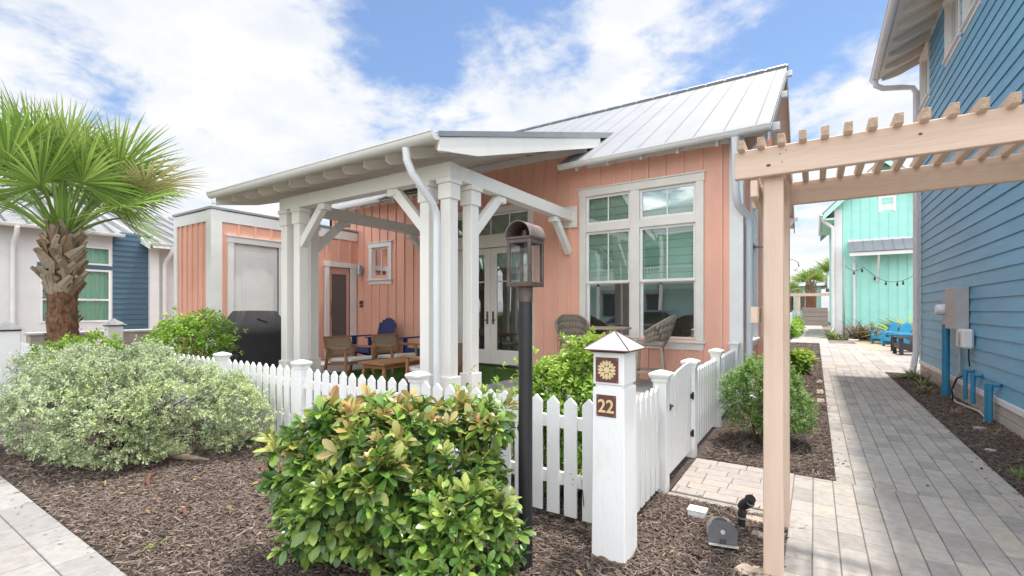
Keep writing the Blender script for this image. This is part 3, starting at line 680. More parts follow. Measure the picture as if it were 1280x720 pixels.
# ------------------------------------------------------------------ the porch
PXL, PXR, PY = -7.82, -3.97, 4.65
porch = thing('porch', 'white timber porch with grouped square posts and a low metal shed roof', 'porch', (-5.9, PY, 0))
def rotl(p, c, dx): return p
def post(x, y, ztop, cap=True):
    h = .083; m = MB(); m.box(x - h, x + h, y - h, y + h, .27, ztop)
    po = m.build('post', 'porchwhite', porch, bevel=.006)
    MB().box(x - h - .028, x + h + .028, y - h - .028, y + h + .028, .25, .62).build('base', 'porchwhite', po, bevel=.006)
    if cap:
        m = MB(); m.box(x - h - .022, x + h + .022, y - h - .022, y + h + .022, ztop - .27, ztop - .07); m.box(x - h - .04, x + h + .04, y - h - .04, y + h + .04, ztop - .068, ztop - .003); m.build('capital', 'porchwhite', po, bevel=.005)
BZ0, BZ1 = 3.22, 3.42
for cx_, sg in ((PXR - .09, -1), (PXL + .09, 1)):
    post(cx_, PY + .09, BZ0); post(cx_ + sg * .37, PY + .09, BZ0 - .0, cap=True); post(cx_, PY + .55, BZ0)
m = MB(); m.box(PXL - .02, PXR + .01, PY - .01, PY + .17, BZ0, BZ1); m.build('front_beam', 'porchwhite', porch, bevel=.006)
for x in (PXR - .17, PXL): MB().box(x, x + .175, PY + .172, HY0 - .03, BZ0 + .002, BZ1 - .002).build('side_beam', 'porchwhite', porch, bevel=.006)
MB().box(PXR - .24, PXR + .09, HY0 - .055, HY0 - .022, 3.10, 3.52).build('wall_plate', 'cream', porch, bevel=.004)
def brace(p0, p1, blk):
    m = MB(); up = (0, 0, 1); m.bar(p0, p1, .11, .13); b = Vector(blk); m.box(b.x - .075, b.x + .075, b.y - .075, b.y + .075, BZ0 - .10, BZ0 - .002); m.build('brace', 'porchwhite', porch, bevel=.005)
xb = PXL + .46; brace((xb + .05, PY + .09, 2.60), (xb + .62, PY + .09, 3.19), (xb + .66, PY + .09, 0))
xb = PXR - .46; brace((xb - .05, PY + .09, 2.60), (xb - .62, PY + .09, 3.19), (xb - .66, PY + .09, 0))
for x in (PXR - .09, PXL + .09):
    brace((x, PY + .62, 2.60), (x, PY + 1.22, 3.19), (x, PY + 1.27, 0)); brace((x, HY0 - .04, 2.62), (x, HY0 - .62, 3.19), (x, HY0 - .68, 0))
PE_Y, PE_Z, PS = 4.06, 3.52, .315; PRX0, PRX1, PY1 = -8.86, -3.64, 9.72
def pz(y): return PE_Z + PS * (y - PE_Y)
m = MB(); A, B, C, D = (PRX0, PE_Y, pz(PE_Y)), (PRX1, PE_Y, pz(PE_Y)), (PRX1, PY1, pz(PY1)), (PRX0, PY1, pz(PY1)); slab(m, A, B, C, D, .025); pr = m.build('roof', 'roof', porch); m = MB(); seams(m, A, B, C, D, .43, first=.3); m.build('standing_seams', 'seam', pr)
MB().prism([(PRX1 + .004, PE_Y - .02, pz(PE_Y) + .03), (PRX1 + .004, PE_Y - .02, pz(PE_Y) - .03), (PRX1 + .004, PY1, pz(PY1) - .09), (PRX1 + .004, PY1, pz(PY1) + .03)], (.012, 0, 0)).build('roof_edge', 'roofedge', pr)
m = MB(); slab(m, (PRX0 + .02, PE_Y + .03, pz(PE_Y) - .025), (PRX1 - .02, PE_Y + .03, pz(PE_Y) - .025), (PRX1 - .02, 9.3, pz(9.3) - .032), (PRX0 + .02, 9.3, pz(9.3) - .032), .015); m.build('ceiling_boards', 'cream', porch)
m = MB(); x = PRX1 - .14
while x > PRX0:
    m.prism([(x - .02, PE_Y + .12, pz(PE_Y) - .03), (x - .02, PE_Y + .12, pz(PE_Y) - .10), (x - .02, PE_Y + .2, pz(PE_Y) - .13), (x - .02, 9.0, pz(9.0) - .20), (x - .02, 9.0, pz(9.0) - .06)], (.04, 0, 0)); m.build('rafter', 'cream', porch); m = MB(); x -= .43
for x in (PRX1 - .03, PRX0):
    MB().prism([(x, PE_Y + .02, 3.34), (x, PE_Y + .02, pz(PE_Y) - .03), (x, 8.9, pz(8.9) - .035), (x, 8.9, pz(8.9) - .27), (x, 4.82, 3.475)], (.03, 0, 0)).build('rake_board', 'porchwhite', porch)
m = MB(); gutter(m, (PRX0 - .02, PE_Y - .05, pz(PE_Y) + .01), (PRX1 + .01, PE_Y - .05, pz(PE_Y) + .01), .072, (0, -1, 0), 1.1); m.build('gutter', 'gutter', porch)
m = MB(); xd = -4.05
pts = [(-4.12, PE_Y - .04, 3.44), (-4.12, PE_Y - .02, 3.30), (-4.10, 4.10, 3.16), (-4.05, 4.2, 3.02), (-4.06, 4.42, 2.84), (-4.07, 4.50, 2.74), (-4.08, 4.52, 2.60), (-4.08, 4.52, .34)]
m.tube(pts, .048, 14)
for i in range(1, 6): m.lathe([(.051, -.008), (.051, .008)], pts[i], 14)
m.build('downspout', 'pipe', porch, smooth=40)

# ------------------------------------------------------------------ picket fence, gate, number post
FYF, FXS = 2.95, -1.06
def picket(m, c, wd_, th, z0, z1, ax):
    h = wd_ / 2; pk = .045; zs = z1 - pk
    if ax == 'x': poly = [(c[0] - h, c[1], z0), (c[0] + h, c[1], z0), (c[0] + h, c[1], zs), (c[0] + .004, c[1], z1), (c[0] - .004, c[1], z1), (c[0] - h, c[1], zs)]; e = (0, th, 0)
    else: poly = [(c[0], c[1] - h, z0), (c[0], c[1] + h, z0), (c[0], c[1] + h, zs), (c[0], c[1] + .004, z1), (c[0], c[1] - .004, z1), (c[0], c[1] - h, zs)]; e = (-th, 0, 0)
    m.prism(poly, e)
def fpost(par, x, y, top=.90, s_=.05):
    po = MB().box(x - s_, x + s_, y - s_, y + s_, -.02, top).build('post', 'fence', par, bevel=.004)
    m = MB(); 
    def fr(a, z0, b, z1): m.add([(x + i * q, y + j * q, z) for q, z in ((a, z0), (b, z1)) for i, j in ((-1, -1), (1, -1), (1, 1), (-1, 1))], [(3, 2, 1, 0), (4, 5, 6, 7), (0, 1, 5, 4), (1, 2, 6, 5), (2, 3, 7, 6), (3, 0, 4, 7)])
    fr(s_ + .008, top - .03, s_ + .012, top + .0); fr(s_ + .016, top + .001, s_ + .03, top + .025); fr(s_ + .03, top + .026, s_ + .028, top + .042); fr(s_ + .026, top + .043, s_ * .3, top + .066)
    m.build('post_cap', 'fence', po, bevel=.002)
fence = thing('picket_fence', 'white picket fence along the front mulch bed left of the number post', 'fence', (-4, FYF, 0), 'white picket fence runs')
m = MB(); x = -1.155
while x > -9.6:
    z1 = .885 + random.uniform(-.004, .004); wj = random.uniform(-.0015, .0015)
    if not any(abs(x - q) < .075 for q in (-2.9, -4.6, -6.28, -7.93)): picket(m, (x + random.uniform(-.002, .002), FYF, 0), .096 + wj, .019, .055 + random.uniform(-.006, .006), z1, 'x')
    x -= .137
m.build('pickets', 'fence', fence, bevel=.002)
for z in (.26, .66): MB().box(-9.6, -1.10, FYF + .021, FYF + .058, z, z + .085).build('rail', 'fence', fence)
for x in (-2.9, -4.6, -6.28, -7.93): fpost(fence, x, FYF + .02)
side = thing('picket_fence', 'short white picket fence run between the number post and the gate', 'fence', (FXS, 3.4, 0), 'white picket fence runs')
m = MB(); y = 3.04
while y < 3.86: picket(m, (FXS, y, 0), .085, .019, .055, .885 + random.uniform(-.004, .004), 'y'); y += .125
m.build('pickets', 'fence', side, bevel=.002)
for z in (.26, .66): MB().box(FXS - .058, FXS - .021, 2.98, 3.89, z, z + .085).build('rail', 'fence', side)
fpost(side, FXS - .02, 3.96, .93, .055)
side2 = thing('picket_fence', 'white picket fence run between the gate and the house corner, partly behind the round shrub', 'fence', (FXS, 6.6, 0), 'white picket fence runs')
m = MB(); y = 5.16
while y < 8.2:
    if abs(y - 6.55) > .08: picket(m, (FXS, y, 0), .085, .019, .055, .885 + random.uniform(-.004, .004), 'y')
    y += .125
m.build('pickets', 'fence', side2, bevel=.002)
for z in (.26, .66): MB().box(FXS - .058, FXS - .021, 5.1, 8.3, z, z + .085).build('rail', 'fence', side2)
for y in (5.06, 6.55, 8.2): fpost(side2, FXS - .02, y, .93, .055)
gate = thing('picket_gate', 'white picket gate with a curved top, black latch and hinges', 'gate', (FXS, 4.5, 0))
m = MB(); ys = np.linspace(4.06, 4.96, 9)
for i, y in enumerate(ys):
    f = lambda q: .865 + .105 * math.sin(min(1, max(0, (q - 4.02) / .98)) * math.pi / 2)
    m.prism([(FXS, y - .049, .07), (FXS, y + .049, .07), (FXS, y + .049, f(y + .049)), (FXS, y, f(y) + .004), (FXS, y - .049, f(y - .049))], (-.02, 0, 0))
m.build('pickets', 'fence', gate, bevel=.002)
m = MB()
for z in (.24, .62): m.box(FXS - .058, FXS - .022, 4.04, 4.98, z, z + .085)
m.bar((FXS - .04, 4.08, .325), (FXS - .04, 4.94, .62), .034, .08); m.build('rail', 'fence', gate)
m = MB().box(FXS + .001, FXS + .014, 4.02, 4.10, .62, .71); m.tube([(FXS + .01, 4.0, .665), (FXS + .03, 4.04, .665), (FXS + .03, 4.14, .672)], .008, 8); m.box(FXS + .014, FXS + .024, 4.05, 4.12, .64, .69); m.build('latch', 'black', gate)
for z in (.60, .22): m = MB().box(FXS + .001, FXS + .012, 4.95, 5.06, z, z + .045); m.lathe([(.009, z - .015), (.009, z + .06)], (FXS + .016, 5.003, 0), 8); m.build('hinge', 'black', gate)

np_ = thing('number_post', 'white square post with a pyramid cap, sunflower plaque and number 22 plaque', 'post', (-1.03, 2.74, 0))
NX0, NX1, NY0, NY1 = -1.125, -.930, 2.63, 2.85
m = MB(); q = .006
m.add([(NX0 - q, NY0 - q, -.03), (NX1 + q, NY0 - q, -.03), (NX1 + q, NY1 + q, -.03), (NX0 - q, NY1 + q, -.03), (NX0, NY0, 1.035), (NX1, NY0, 1.035), (NX1, NY1, 1.035), (NX0, NY1, 1.035)], [(3, 2, 1, 0), (4, 5, 6, 7), (0, 1, 5, 4), (1, 2, 6, 5), (2, 3, 7, 6), (3, 0, 4, 7)])
m.box(NX0 + .014, NX1 - .014, NY0 + .014, NY1 - .014, 1.034, 1.055); m.box(NX0 + .002, NX1 - .002, NY0 + .002, NY1 - .002, 1.054, 1.246)
ps = m.build('shaft', 'fence', np_, bevel=.004)
m = MB(); q = .0085; ring = []
for (xa, ya), (xb_, yb) in (((NX0 - q, NY0 - q), (NX1 + q, NY0 - q)), ((NX1 + q, NY0 - q), (NX1 + q, NY1 + q)), ((NX1 + q, NY1 + q), (NX0 - q, NY1 + q)), ((NX0 - q, NY1 + q), (NX0 - q, NY0 - q))):
    for k in range(10): f = k / 10; ring.append((xa + (xb_ - xa) * f, ya + (yb - ya) * f, random.uniform(.018, .04)))
n_ = len(ring); m.add([(a, b, -.03) for a, b, c in ring] + ring, [(k, (k + 1) % n_, n_ + (k + 1) % n_, n_ + k) for k in range(n_)]); m.build('worn_foot', 'wornwood', np_)
m = MB(); m.box(NX0 - .012, NX1 + .012, NY0 - .012, NY1 + .012, 1.2465, 1.262); e = .048; cx_, cy_ = (NX0 + NX1) / 2, (NY0 + NY1) / 2
m.build('cap_trim', 'capedge', np_)
m = MB(); cs = [(NX0 - e, NY0 - e, 1.262), (NX1 + e, NY0 - e, 1.262), (NX1 + e, NY1 + e, 1.262), (NX0 - e, NY1 + e, 1.262)]; ap = (cx_, cy_, 1.372); m.add(cs + [ap], [(3, 2, 1, 0), (0, 1, 4), (1, 2, 4), (2, 3, 4), (3, 0, 4)]); cap = m.build('cap', 'slate', np_)
m = MB()
for c in cs: m.tube([c, ap], .0035, 6)
for i in range(4): m.tube([cs[i], cs[(i + 1) % 4]], .004, 6)
m.build('cap_edge', 'capedge', cap)
# sunflower plaque and 22 plaque
px0, px1, pz0, pz1 = -1.103, -.964, 1.070, 1.216
pl = MB().box(px0, px1, NY0 - .006, NY0 + .001, pz0, pz1).build('sunflower_plaque', 'plaque', np_, bevel=.001)
m = MB(); fx, fz, yy = (px0 + px1) / 2, (pz0 + pz1) / 2, NY0 - .0062
def flat(m, pts): m.prism([(fx + a, yy, fz + b) for a, b in pts], (0, -.003, 0))
flat(m, [(.0185 * math.cos(t), .0185 * math.sin(t)) for t in np.linspace(0, 2 * math.pi, 25)[:-1]])
for k in range(8):
    t = k * math.pi / 4; c_, s_ = math.cos(t), math.sin(t); pr_ = [(.0205, -.004), (.033, -.0115), (.043, -.010), (.059, 0), (.043, .010), (.033, .0115), (.0205, .004)]
    flat(m, [(a * c_ - b * s_, a * s_ + b * c_) for a, b in pr_])
    t += math.pi / 8; c_, s_ = math.cos(t), math.sin(t); pr_ = [(.036, -.002), (.048, -.0075), (.056, -.0055), (.0585, 0), (.056, .0055), (.048, .0075), (.036, .002)]
    flat(m, [(a * c_ - b * s_, a * s_ + b * c_) for a, b in pr_])
m.build('sunflower', 'gold', pl)
def rivets(pl, x0, x1, z0, z1):
    m = MB()
    for x in (x0 + .009, x1 - .009):
        for z in (z0 + .01, z1 - .01): m.prism([(x + .003 * math.cos(t), NY0 - .006, z + .003 * math.sin(t)) for t in np.linspace(0, 6.283, 9)[:-1]], (0, -.002, 0))
    m.build('rivet', 'steel', pl)
rivets(pl, px0, px1, pz0, pz1)
px0, px1, pz0, pz1 = -1.099, -.978, .866, .994
pl = MB().box(px0, px1, NY0 - .006, NY0 + .001, pz0, pz1).build('number_plaque', 'plaque', np_, bevel=.001); rivets(pl, px0, px1, pz0, pz1)
fc = bpy.data.curves.new('digits', 'FONT'); fc.body = '22'; fc.size = .108; fc.extrude = .0015; fc.offset = .0016; fc.align_x = 'CENTER'; fc.resolution_u = 6
fo = bpy.data.objects.new('tmp', fc); COL.objects.link(fo); bpy.context.view_layer.update()
me = bpy.data.meshes.new_from_object(fo.evaluated_get(bpy.context.evaluated_depsgraph_get())); bpy.data.objects.remove(fo)
me.name = 'digits'; me.transform(Matrix.Translation(Vector(((px0 + px1) / 2 - .0, NY0 - .0085, (pz0 + pz1) / 2 - .038)) - OFF[np_.name]) @ Matrix.Rotation(R(90), 4, 'X') @ Matrix.Diagonal((.94, 1, 1, 1)))
me.materials.clear(); me.materials.append(M['gold']); do = bpy.data.objects.new('digits', me); COL.objects.link(do); do.parent = pl

# ------------------------------------------------------------------ lamp post
LX, LY = -1.41, 2.32
lp = thing('lamp_post', 'black pole with an arched copper and glass lantern in front of the fence', 'street lamp', (LX, LY, 0))
MB().tube([(LX, LY, -.05), (LX, LY, 1.55)], .041, 20).build('pole', 'black', lp, smooth=40)
MB().tube([(LX, LY, 1.545), (LX, LY, 1.632)], .043, 20).build('collar', 'copper', lp, smooth=40)
ln = MB(); a, b = .079, .079; z0, z1 = 1.632, 1.905; fr = .0095
ln.box(LX - a, LX + a, LY - b, LY + b, z0, z0 + .012).box(LX - a - .004, LX + a + .004, LY - b - .004, LY + b + .004, z1 - .004, z1 + .010)
for i in (-1, 1):
    for j in (-1, 1): ln.box(LX + i * a, LX + i * (a - 2 * fr), LY + j * b, LY + j * (b - 2 * fr), z0 + .012, z1 - .004)
for i in (-1, 1):
    ln.box(LX - a + .02, LX + a - .02, LY + i * b, LY + i * (b - .014), z0 + .012, z0 + .026).box(LX - a + .02, LX + a - .02, LY + i * b, LY + i * (b - .014), z1 - .026, z1 - .005)
    ln.box(LX + i * a, LX + i * (a - .014), LY - b + .02, LY + b - .02, z0 + .012, z0 + .026).box(LX + i * a, LX + i * (a - .014), LY - b + .02, LY + b - .02, z1 - .026, z1 - .005)
lo = ln.build('lantern_frame', 'copper', lp, bevel=.0015)
m = MB(); K = 16; rr = a + .006; rz_ = .088
for k in range(K):
    t0, t1 = math.pi * k / K, math.pi * (k + 1) / K
    for q0, q1 in (((1, 1)),): pass
    p = [(LX - rr * math.cos(t0), LY - b - .012, z1 + .010 + rz_ * math.sin(t0)), (LX - rr * math.cos(t1), LY - b - .012, z1 + .010 + rz_ * math.sin(t1)),
         (LX - (rr - .004) * math.cos(t1), LY - b - .012, z1 + .010 + (rz_ - .004) * math.sin(t1)), (LX - (rr - .004) * math.cos(t0), LY - b - .012, z1 + .010 + (rz_ - .004) * math.sin(t0))]
    m.prism(p, (0, 2 * b + .024, 0))
m.build('arched_hood', 'copperlit', lo, smooth=30)
MB().prism([(LX - (rr - .006) * math.cos(t), LY + b - .01, z1 + .011 + (rz_ - .006) * math.sin(t)) for t in np.linspace(0, math.pi, 17)], (0, .004, 0)).build('hood_back', 'copper', lo)
m = MB(); m.lathe([(.022, z1 + .011), (.022, z1 + .05), (.016, z1 + .055)], (LX, LY, 0), 16); m.tube([(LX, LY, z1 - .005), (LX, LY, z1 - .08)], .013, 10); m.build('socket', 'copper', lo, smooth=40)
m = MB(); m.lathe([(.002, z1 - .15), (.012, z1 - .14), (.013, z1 - .11), (.011, z1 - .08)], (LX, LY, 0), 12); m.build('bulb', 'lens', lo, smooth=True)
g = MB(); i_ = .006
g.quad((LX - a + .018, LY - b + i_, z0 + .02), (LX + a - .018, LY - b + i_, z0 + .02), (LX + a - .018, LY - b + i_, z1 - .02), (LX - a + .018, LY - b + i_, z1 - .02)); g.quad((LX - a + .018, LY + b - i_, z0 + .02), (LX + a - .018, LY + b - i_, z0 + .02), (LX + a - .018, LY + b - i_, z1 - .02), (LX - a + .018, LY + b - i_, z1 - .02))
g.quad((LX - a + i_, LY - b + .018, z0 + .02), (LX - a + i_, LY + b - .018, z0 + .02), (LX - a + i_, LY + b - .018, z1 - .02), (LX - a + i_, LY - b + .018, z1 - .02)); g.quad((LX + a - i_, LY - b + .018, z0 + .02), (LX + a - i_, LY + b - .018, z0 + .02), (LX + a - i_, LY + b - .018, z1 - .02), (LX + a - i_, LY - b + .018, z1 - .02))
g.build('lantern_glass', 'glassclear', lo)

# ------------------------------------------------------------------ pergola
pg = thing('pergola', 'beige timber pergola over the paved walkway with short cross rafters', 'pergola', (-.2, 3.4, 0))
s_ = .049
for x in (-.197, 1.72):
    for y in (3.03, 3.76): MB().box(x - s_, x + s_, y - s_, y + s_, -.03, 2.40).build('post', 'perg', pg, bevel=.004)
for y in (2.945, 3.845): MB().box(-.385, 1.95, y - .0225, y + .0225, 2.238, 2.395).build('beam', 'pergx', pg, bevel=.004)
for x in (-.205, 1.72): MB().box(x - .035, x + .035, 3.09, 3.70, 2.25, 2.38).build('tie_beam', 'pergy', pg, bevel=.003)
for k in range(25):
    x = -.347 + k * .0975
    rf_ = MB().box(x - .0175, x + .0175, 2.868, 3.95, 2.385, 2.438).build('rafter', 'pergy', pg, bevel=.003)
    MB().box(x - .016, x + .016, 2.8635, 2.8675, 2.388, 2.435).build('cut_end', 'endgrain', rf_)
m = MB()
for kx, kz, ra, rb in ((-.215, 2.292, .012, .007), (-.16, 2.345, .004, .003), (-.15, 2.30, .003, .003), (.42, 2.335, .008, .006), (1.05, 2.29, .007, .005), (-.13, 2.36, .003, .003)):
    m.prism([(kx + ra * math.cos(t), 2.9222, kz + rb * math.sin(t)) for t in np.linspace(0, 6.283, 11)[:-1]], (0, -.0012, 0))
m.build('knots', 'knot', pg)
for z in (2.125, 1.425): MB().box(-.303, -.268, 2.90, 3.90, z, z + .09).build('side_rail', 'pergy', pg, bevel=.003)

# ------------------------------------------------------------------ blue house
BX, BY0, BY1 = 2.05, 3.0, 14.17
FB = facade((BX, 0, 0), (0, 1, 0), (-1, 0, 0))
bh = thing('blue_house', 'two storey blue lap sided house with white trim right of the walkway', 'house', (BX + 3, 8, 0))
wins = [(13.15, 14.02, 6.04, 7.2), (10.60, 11.68, 6.04, 7.2), (9.5, 10.42, 6.04, 7.2), (6.6, 7.7, 6.04, 7.2)]
m = MB(); z = .34; k = 0
while z < 7.3:
    zt_ = min(z + .19, 7.3); segs = [(BY0, BY1)]
    for w_ in wins:
        if zt_ > w_[2] + .02:
            segs = [q for a, b in segs for q in ((a, min(b, w_[0] + .05)), (max(a, w_[1] - .05), b)) if q[1] - q[0] > .01]
    segs2 = []
    for a, b in segs:
        c_ = a + random.uniform(.9, 3.6)
        while c_ < b - .5: segs2.append((a, c_ - .0025)); a = c_ + .0025; c_ += random.uniform(2.4, 3.66)
        segs2.append((a, b))
    for a, b in segs2:
        m.prism([FB(a, .0, zt_ + .012), FB(a, .018, z), FB(a, .004, z), FB(a, -.02, zt_ + .012)], FB(b, 0, 0) - FB(a, 0, 0))
    z += .19
for i in range(14):
    z_ = .34 + .19 * random.randint(1, 30); y = random.uniform(8, 13.5); 
m.build('siding', 'blue', bh)
m = MB(); wall_panels(m, FB, BY0, BY1, .3, 7.3, [(a + .06, b - .06, c, d - .06) for a, b, c, d in wins], .1) if False else None
m = MB(); hb = facade((BX + .02, 0, 0), (0, 1, 0), (-1, 0, 0)); wall_panels(m, hb, BY0, BY1, 0, 7.4, [(a + .06, b - .06, c, d - .06) for a, b, c, d in wins], .1)
m.box(BX + .02, BX + 6, BY0, BY0 + .1, 0, 7.4).box(BX + .02, BX + 6, BY1 - .1, BY1, 0, 7.4).box(BX + 6, BX + 6.1, BY0, BY1, 0, 7.4); m.build('wall', 'blue', bh)
MB().box(BX + .5, BX + .55, BY0 + .2, BY1 - .2, .3, 7.3).build('interior_partition', 'interior', bh)
m = MB().lbox(FB, BY0, BY1 + .02, .002, .04, .255, .335); m.build('water_table', 'white', bh, bevel=.004)
m = MB().lbox(FB, BY0, BY1, .002, .02, -.05, .115).lbox(FB, BY0, BY1, .002, .02, .125, .253); m.build('skirt', 'skirt', bh, bevel=.003)
m = MB().lbox(FB, BY1 - .02, BY1 + .03, -.1, .03, .336, 7.3).lbox(FB, BY0, BY1, .001, .03, 7.22, 7.42); m.build('corner_board', 'white', bh)
for a, b, c, d in wins:
    wd = window(FB, bh, a, b, c + .06, d, cas=.09, head=.1, mat='white', apron=.06); sash(FB, wd, a + .09, b - .09, c + .06, d - .1, 1, 'shade')
EX, EZB, SB = 1.24, 7.05, .42
def bz(x): return EZB + SB * (x - EX)
m = MB(); slab(m, (EX, BY0 - .4, EZB), (BX + 3, BY0 - .4, bz(BX + 3)), (BX + 3, BY1 + .12, bz(BX + 3)), (EX, BY1 + .12, EZB), .04); slab(m, (BX + 3, BY0 - .4, bz(BX + 3)), (BX + 6.8, BY0 - .4, EZB), (BX + 6.8, BY1 + .12, EZB), (BX + 3, BY1 + .12, bz(BX + 3)), .04); m.build('roof', 'roof', bh)
m = MB(); slab(m, (EX + .03, BY0 - .38, EZB - .03), (BX + .2, BY0 - .38, bz(BX + .2) - .03), (BX + .2, BY1 + .1, bz(BX + .2) - .03), (EX + .03, BY1 + .1, EZB - .03), .015); m.build('soffit', 'cream', bh)
m = MB(); y = BY1 + .05
while y > BY0:
    poly = []
    for k in range(13):
        t = k / 12; x = EX + .10 + (BX - EX - .10) * t; dep = .085 + .10 * (.5 - .5 * math.cos(min(1, t * 1.25) * math.pi)) + .03 * math.sin(t * 2 * math.pi * .9)
        poly.append((x, y - .022, bz(x) - .035 - dep))
    poly += [(BX, y - .022, bz(BX) - .035), (EX + .10, y - .022, bz(EX + .10) - .035)]
    MB().prism(poly, (0, .044, 0)).build('rafter_tail', 'cream', bh); y -= .61
m = MB(); gutter(m, (EX - .05, BY0 - .4, EZB + .02), (EX - .05, BY1 + .14, EZB + .02), .075, (-1, 0, 0)); m.build('gutter', 'pipe', bh)
m = MB(); m.tube([(EX - .04, BY1 - .03, 6.98), (EX - .02, BY1 - .03, 6.86), (EX + .12, BY1 + .02, 6.78), (BX - .3, BY1 + .05, 6.72), (BX - .14, BY1 + .06, 6.68), (BX - .08, BY1 + .06, 6.55), (BX - .08, BY1 + .06, .55), (BX - .16, BY1 - .1, .12), (BX - .26, BY1 - .3, .03)], .062, 14); m.build('downspout', 'pipe', bh, smooth=40)

# meters and pipes on the blue wall
em = thing('electric_meter', 'grey electric meter box with a round glass meter on the blue wall', 'meter', (1.95, 10.6, 1.2))
MB().box(1.86, 2.03, 10.06, 10.72, 1.18, 1.86).build('box', 'grey', em, bevel=.008); 
MB().box(1.78, 1.858, 10.78, 11.2, 1.22, 1.72).build('socket_box', 'grey', em, bevel=.008) if False else MB().box(1.90, 2.03, 10.73, 11.15, 1.24, 1.74).build('socket_box', 'grey', em, bevel=.008)
m = MB(); vs = [(0.095, 0), (.095, .05), (.088, .11), (.07, .13), (0.01, .135)]; a = MB().lathe(vs, (0, 0, 0), 20); m.add([(1.90 - v[2], 10.93 + v[0], 1.50 + v[1]) for v in a.v], a.f); m.build('meter_dome', 'pipe', em, smooth=40)
rs = thing('conduit_riser', 'thick blue painted conduit pipe under the electric meter', 'pipe', (1.93, 11.0, 0))
MB().tube([(1.91, 10.95, -.05), (1.91, 10.95, 1.24)], .055, 16).build('pipe', 'bluepipe', rs, smooth=40); MB().tube([(1.91, 10.95, -.04), (1.91, 10.95, .22)], .064, 16).build('coupling', 'bluepipe', rs, smooth=40)
ub = thing('utility_box', 'small pale grey telephone box low on the blue wall right of the meter', 'utility box', (1.98, 9.9, .9))
MB().box(1.88, 2.02, 9.72, 10.12, .90, 1.20).build('cover', 'offwhite', ub, bevel=.03); MB().box(1.868, 1.879, 9.84, 9.92, .95, 1.14).build('latch', 'grey', ub, bevel=.004)
for (y, zt2, lab) in ((9.84, .55, 'short blue painted pipe bent into the blue wall, nearest the conduit riser'), (9.42, .53, 'short blue painted pipe bent into the blue wall, middle of the low pipes'), (8.62, .50, 'tall pair of blue painted pipes bent into the blue wall, nearest the camera')):
    pt = thing('wall_pipe', lab, 'pipe', (1.96, y, 0), 'blue pipes along the wall foot')
    zb = .12 if y > 9 else -.05
    m = MB(); m.tube([(1.94, y, zb), (1.94, y, zt2 - .03), (1.95, y, zt2), (1.985, y - .01, zt2 + .01), (2.03, y - .06, zt2 + .01)], .028, 12); m.build('pipe', 'bluepipe', pt, smooth=40)
    if y < 9: m = MB(); m.tube([(1.925, y + .075, -.05), (1.925, y + .075, zt2 - .02), (1.935, y + .07, zt2 + .01)], .028, 12); m.build('pipe', 'bluepipe', pt, smooth=40)
    m = MB(); m.tube([(1.94, y, zt2 - .06), (1.94, y, zt2 + .025)], .034, 12); m.build('elbow', 'bluepipe', pt, smooth=40)
m = MB(); m.tube([(1.99, 10.62, 1.2), (2.0, 10.5, 1.05), (2.0, 10.48, .5), (1.98, 10.55, .36), (1.95, 10.6, .25), (1.90, 10.45, .06), (1.88, 10.1, .03), (1.93, 9.7, .03), (1.96, 9.2, .05), (1.96, 8.9, .02), (1.90, 8.7, .0)], .018, 8)
solo(m.build('grey_conduit', 'grey', smooth=True), 'thin grey cable running down the blue wall and along its foot', 'cable')
m = MB(); m.tube([(1.99, 9.9, .9), (2.0, 9.95, .75), (2.0, 9.9, .62)], .010, 6); m.tube([(1.98, 9.95, .50), (1.90, 10.15, .40), (1.86, 10.25, .2), (1.87, 10.2, -.02)], .013, 8)
solo(m.build('black_cable', 'rubber', smooth=True), 'black cable looping out of the mulch beside the conduit riser', 'cable')

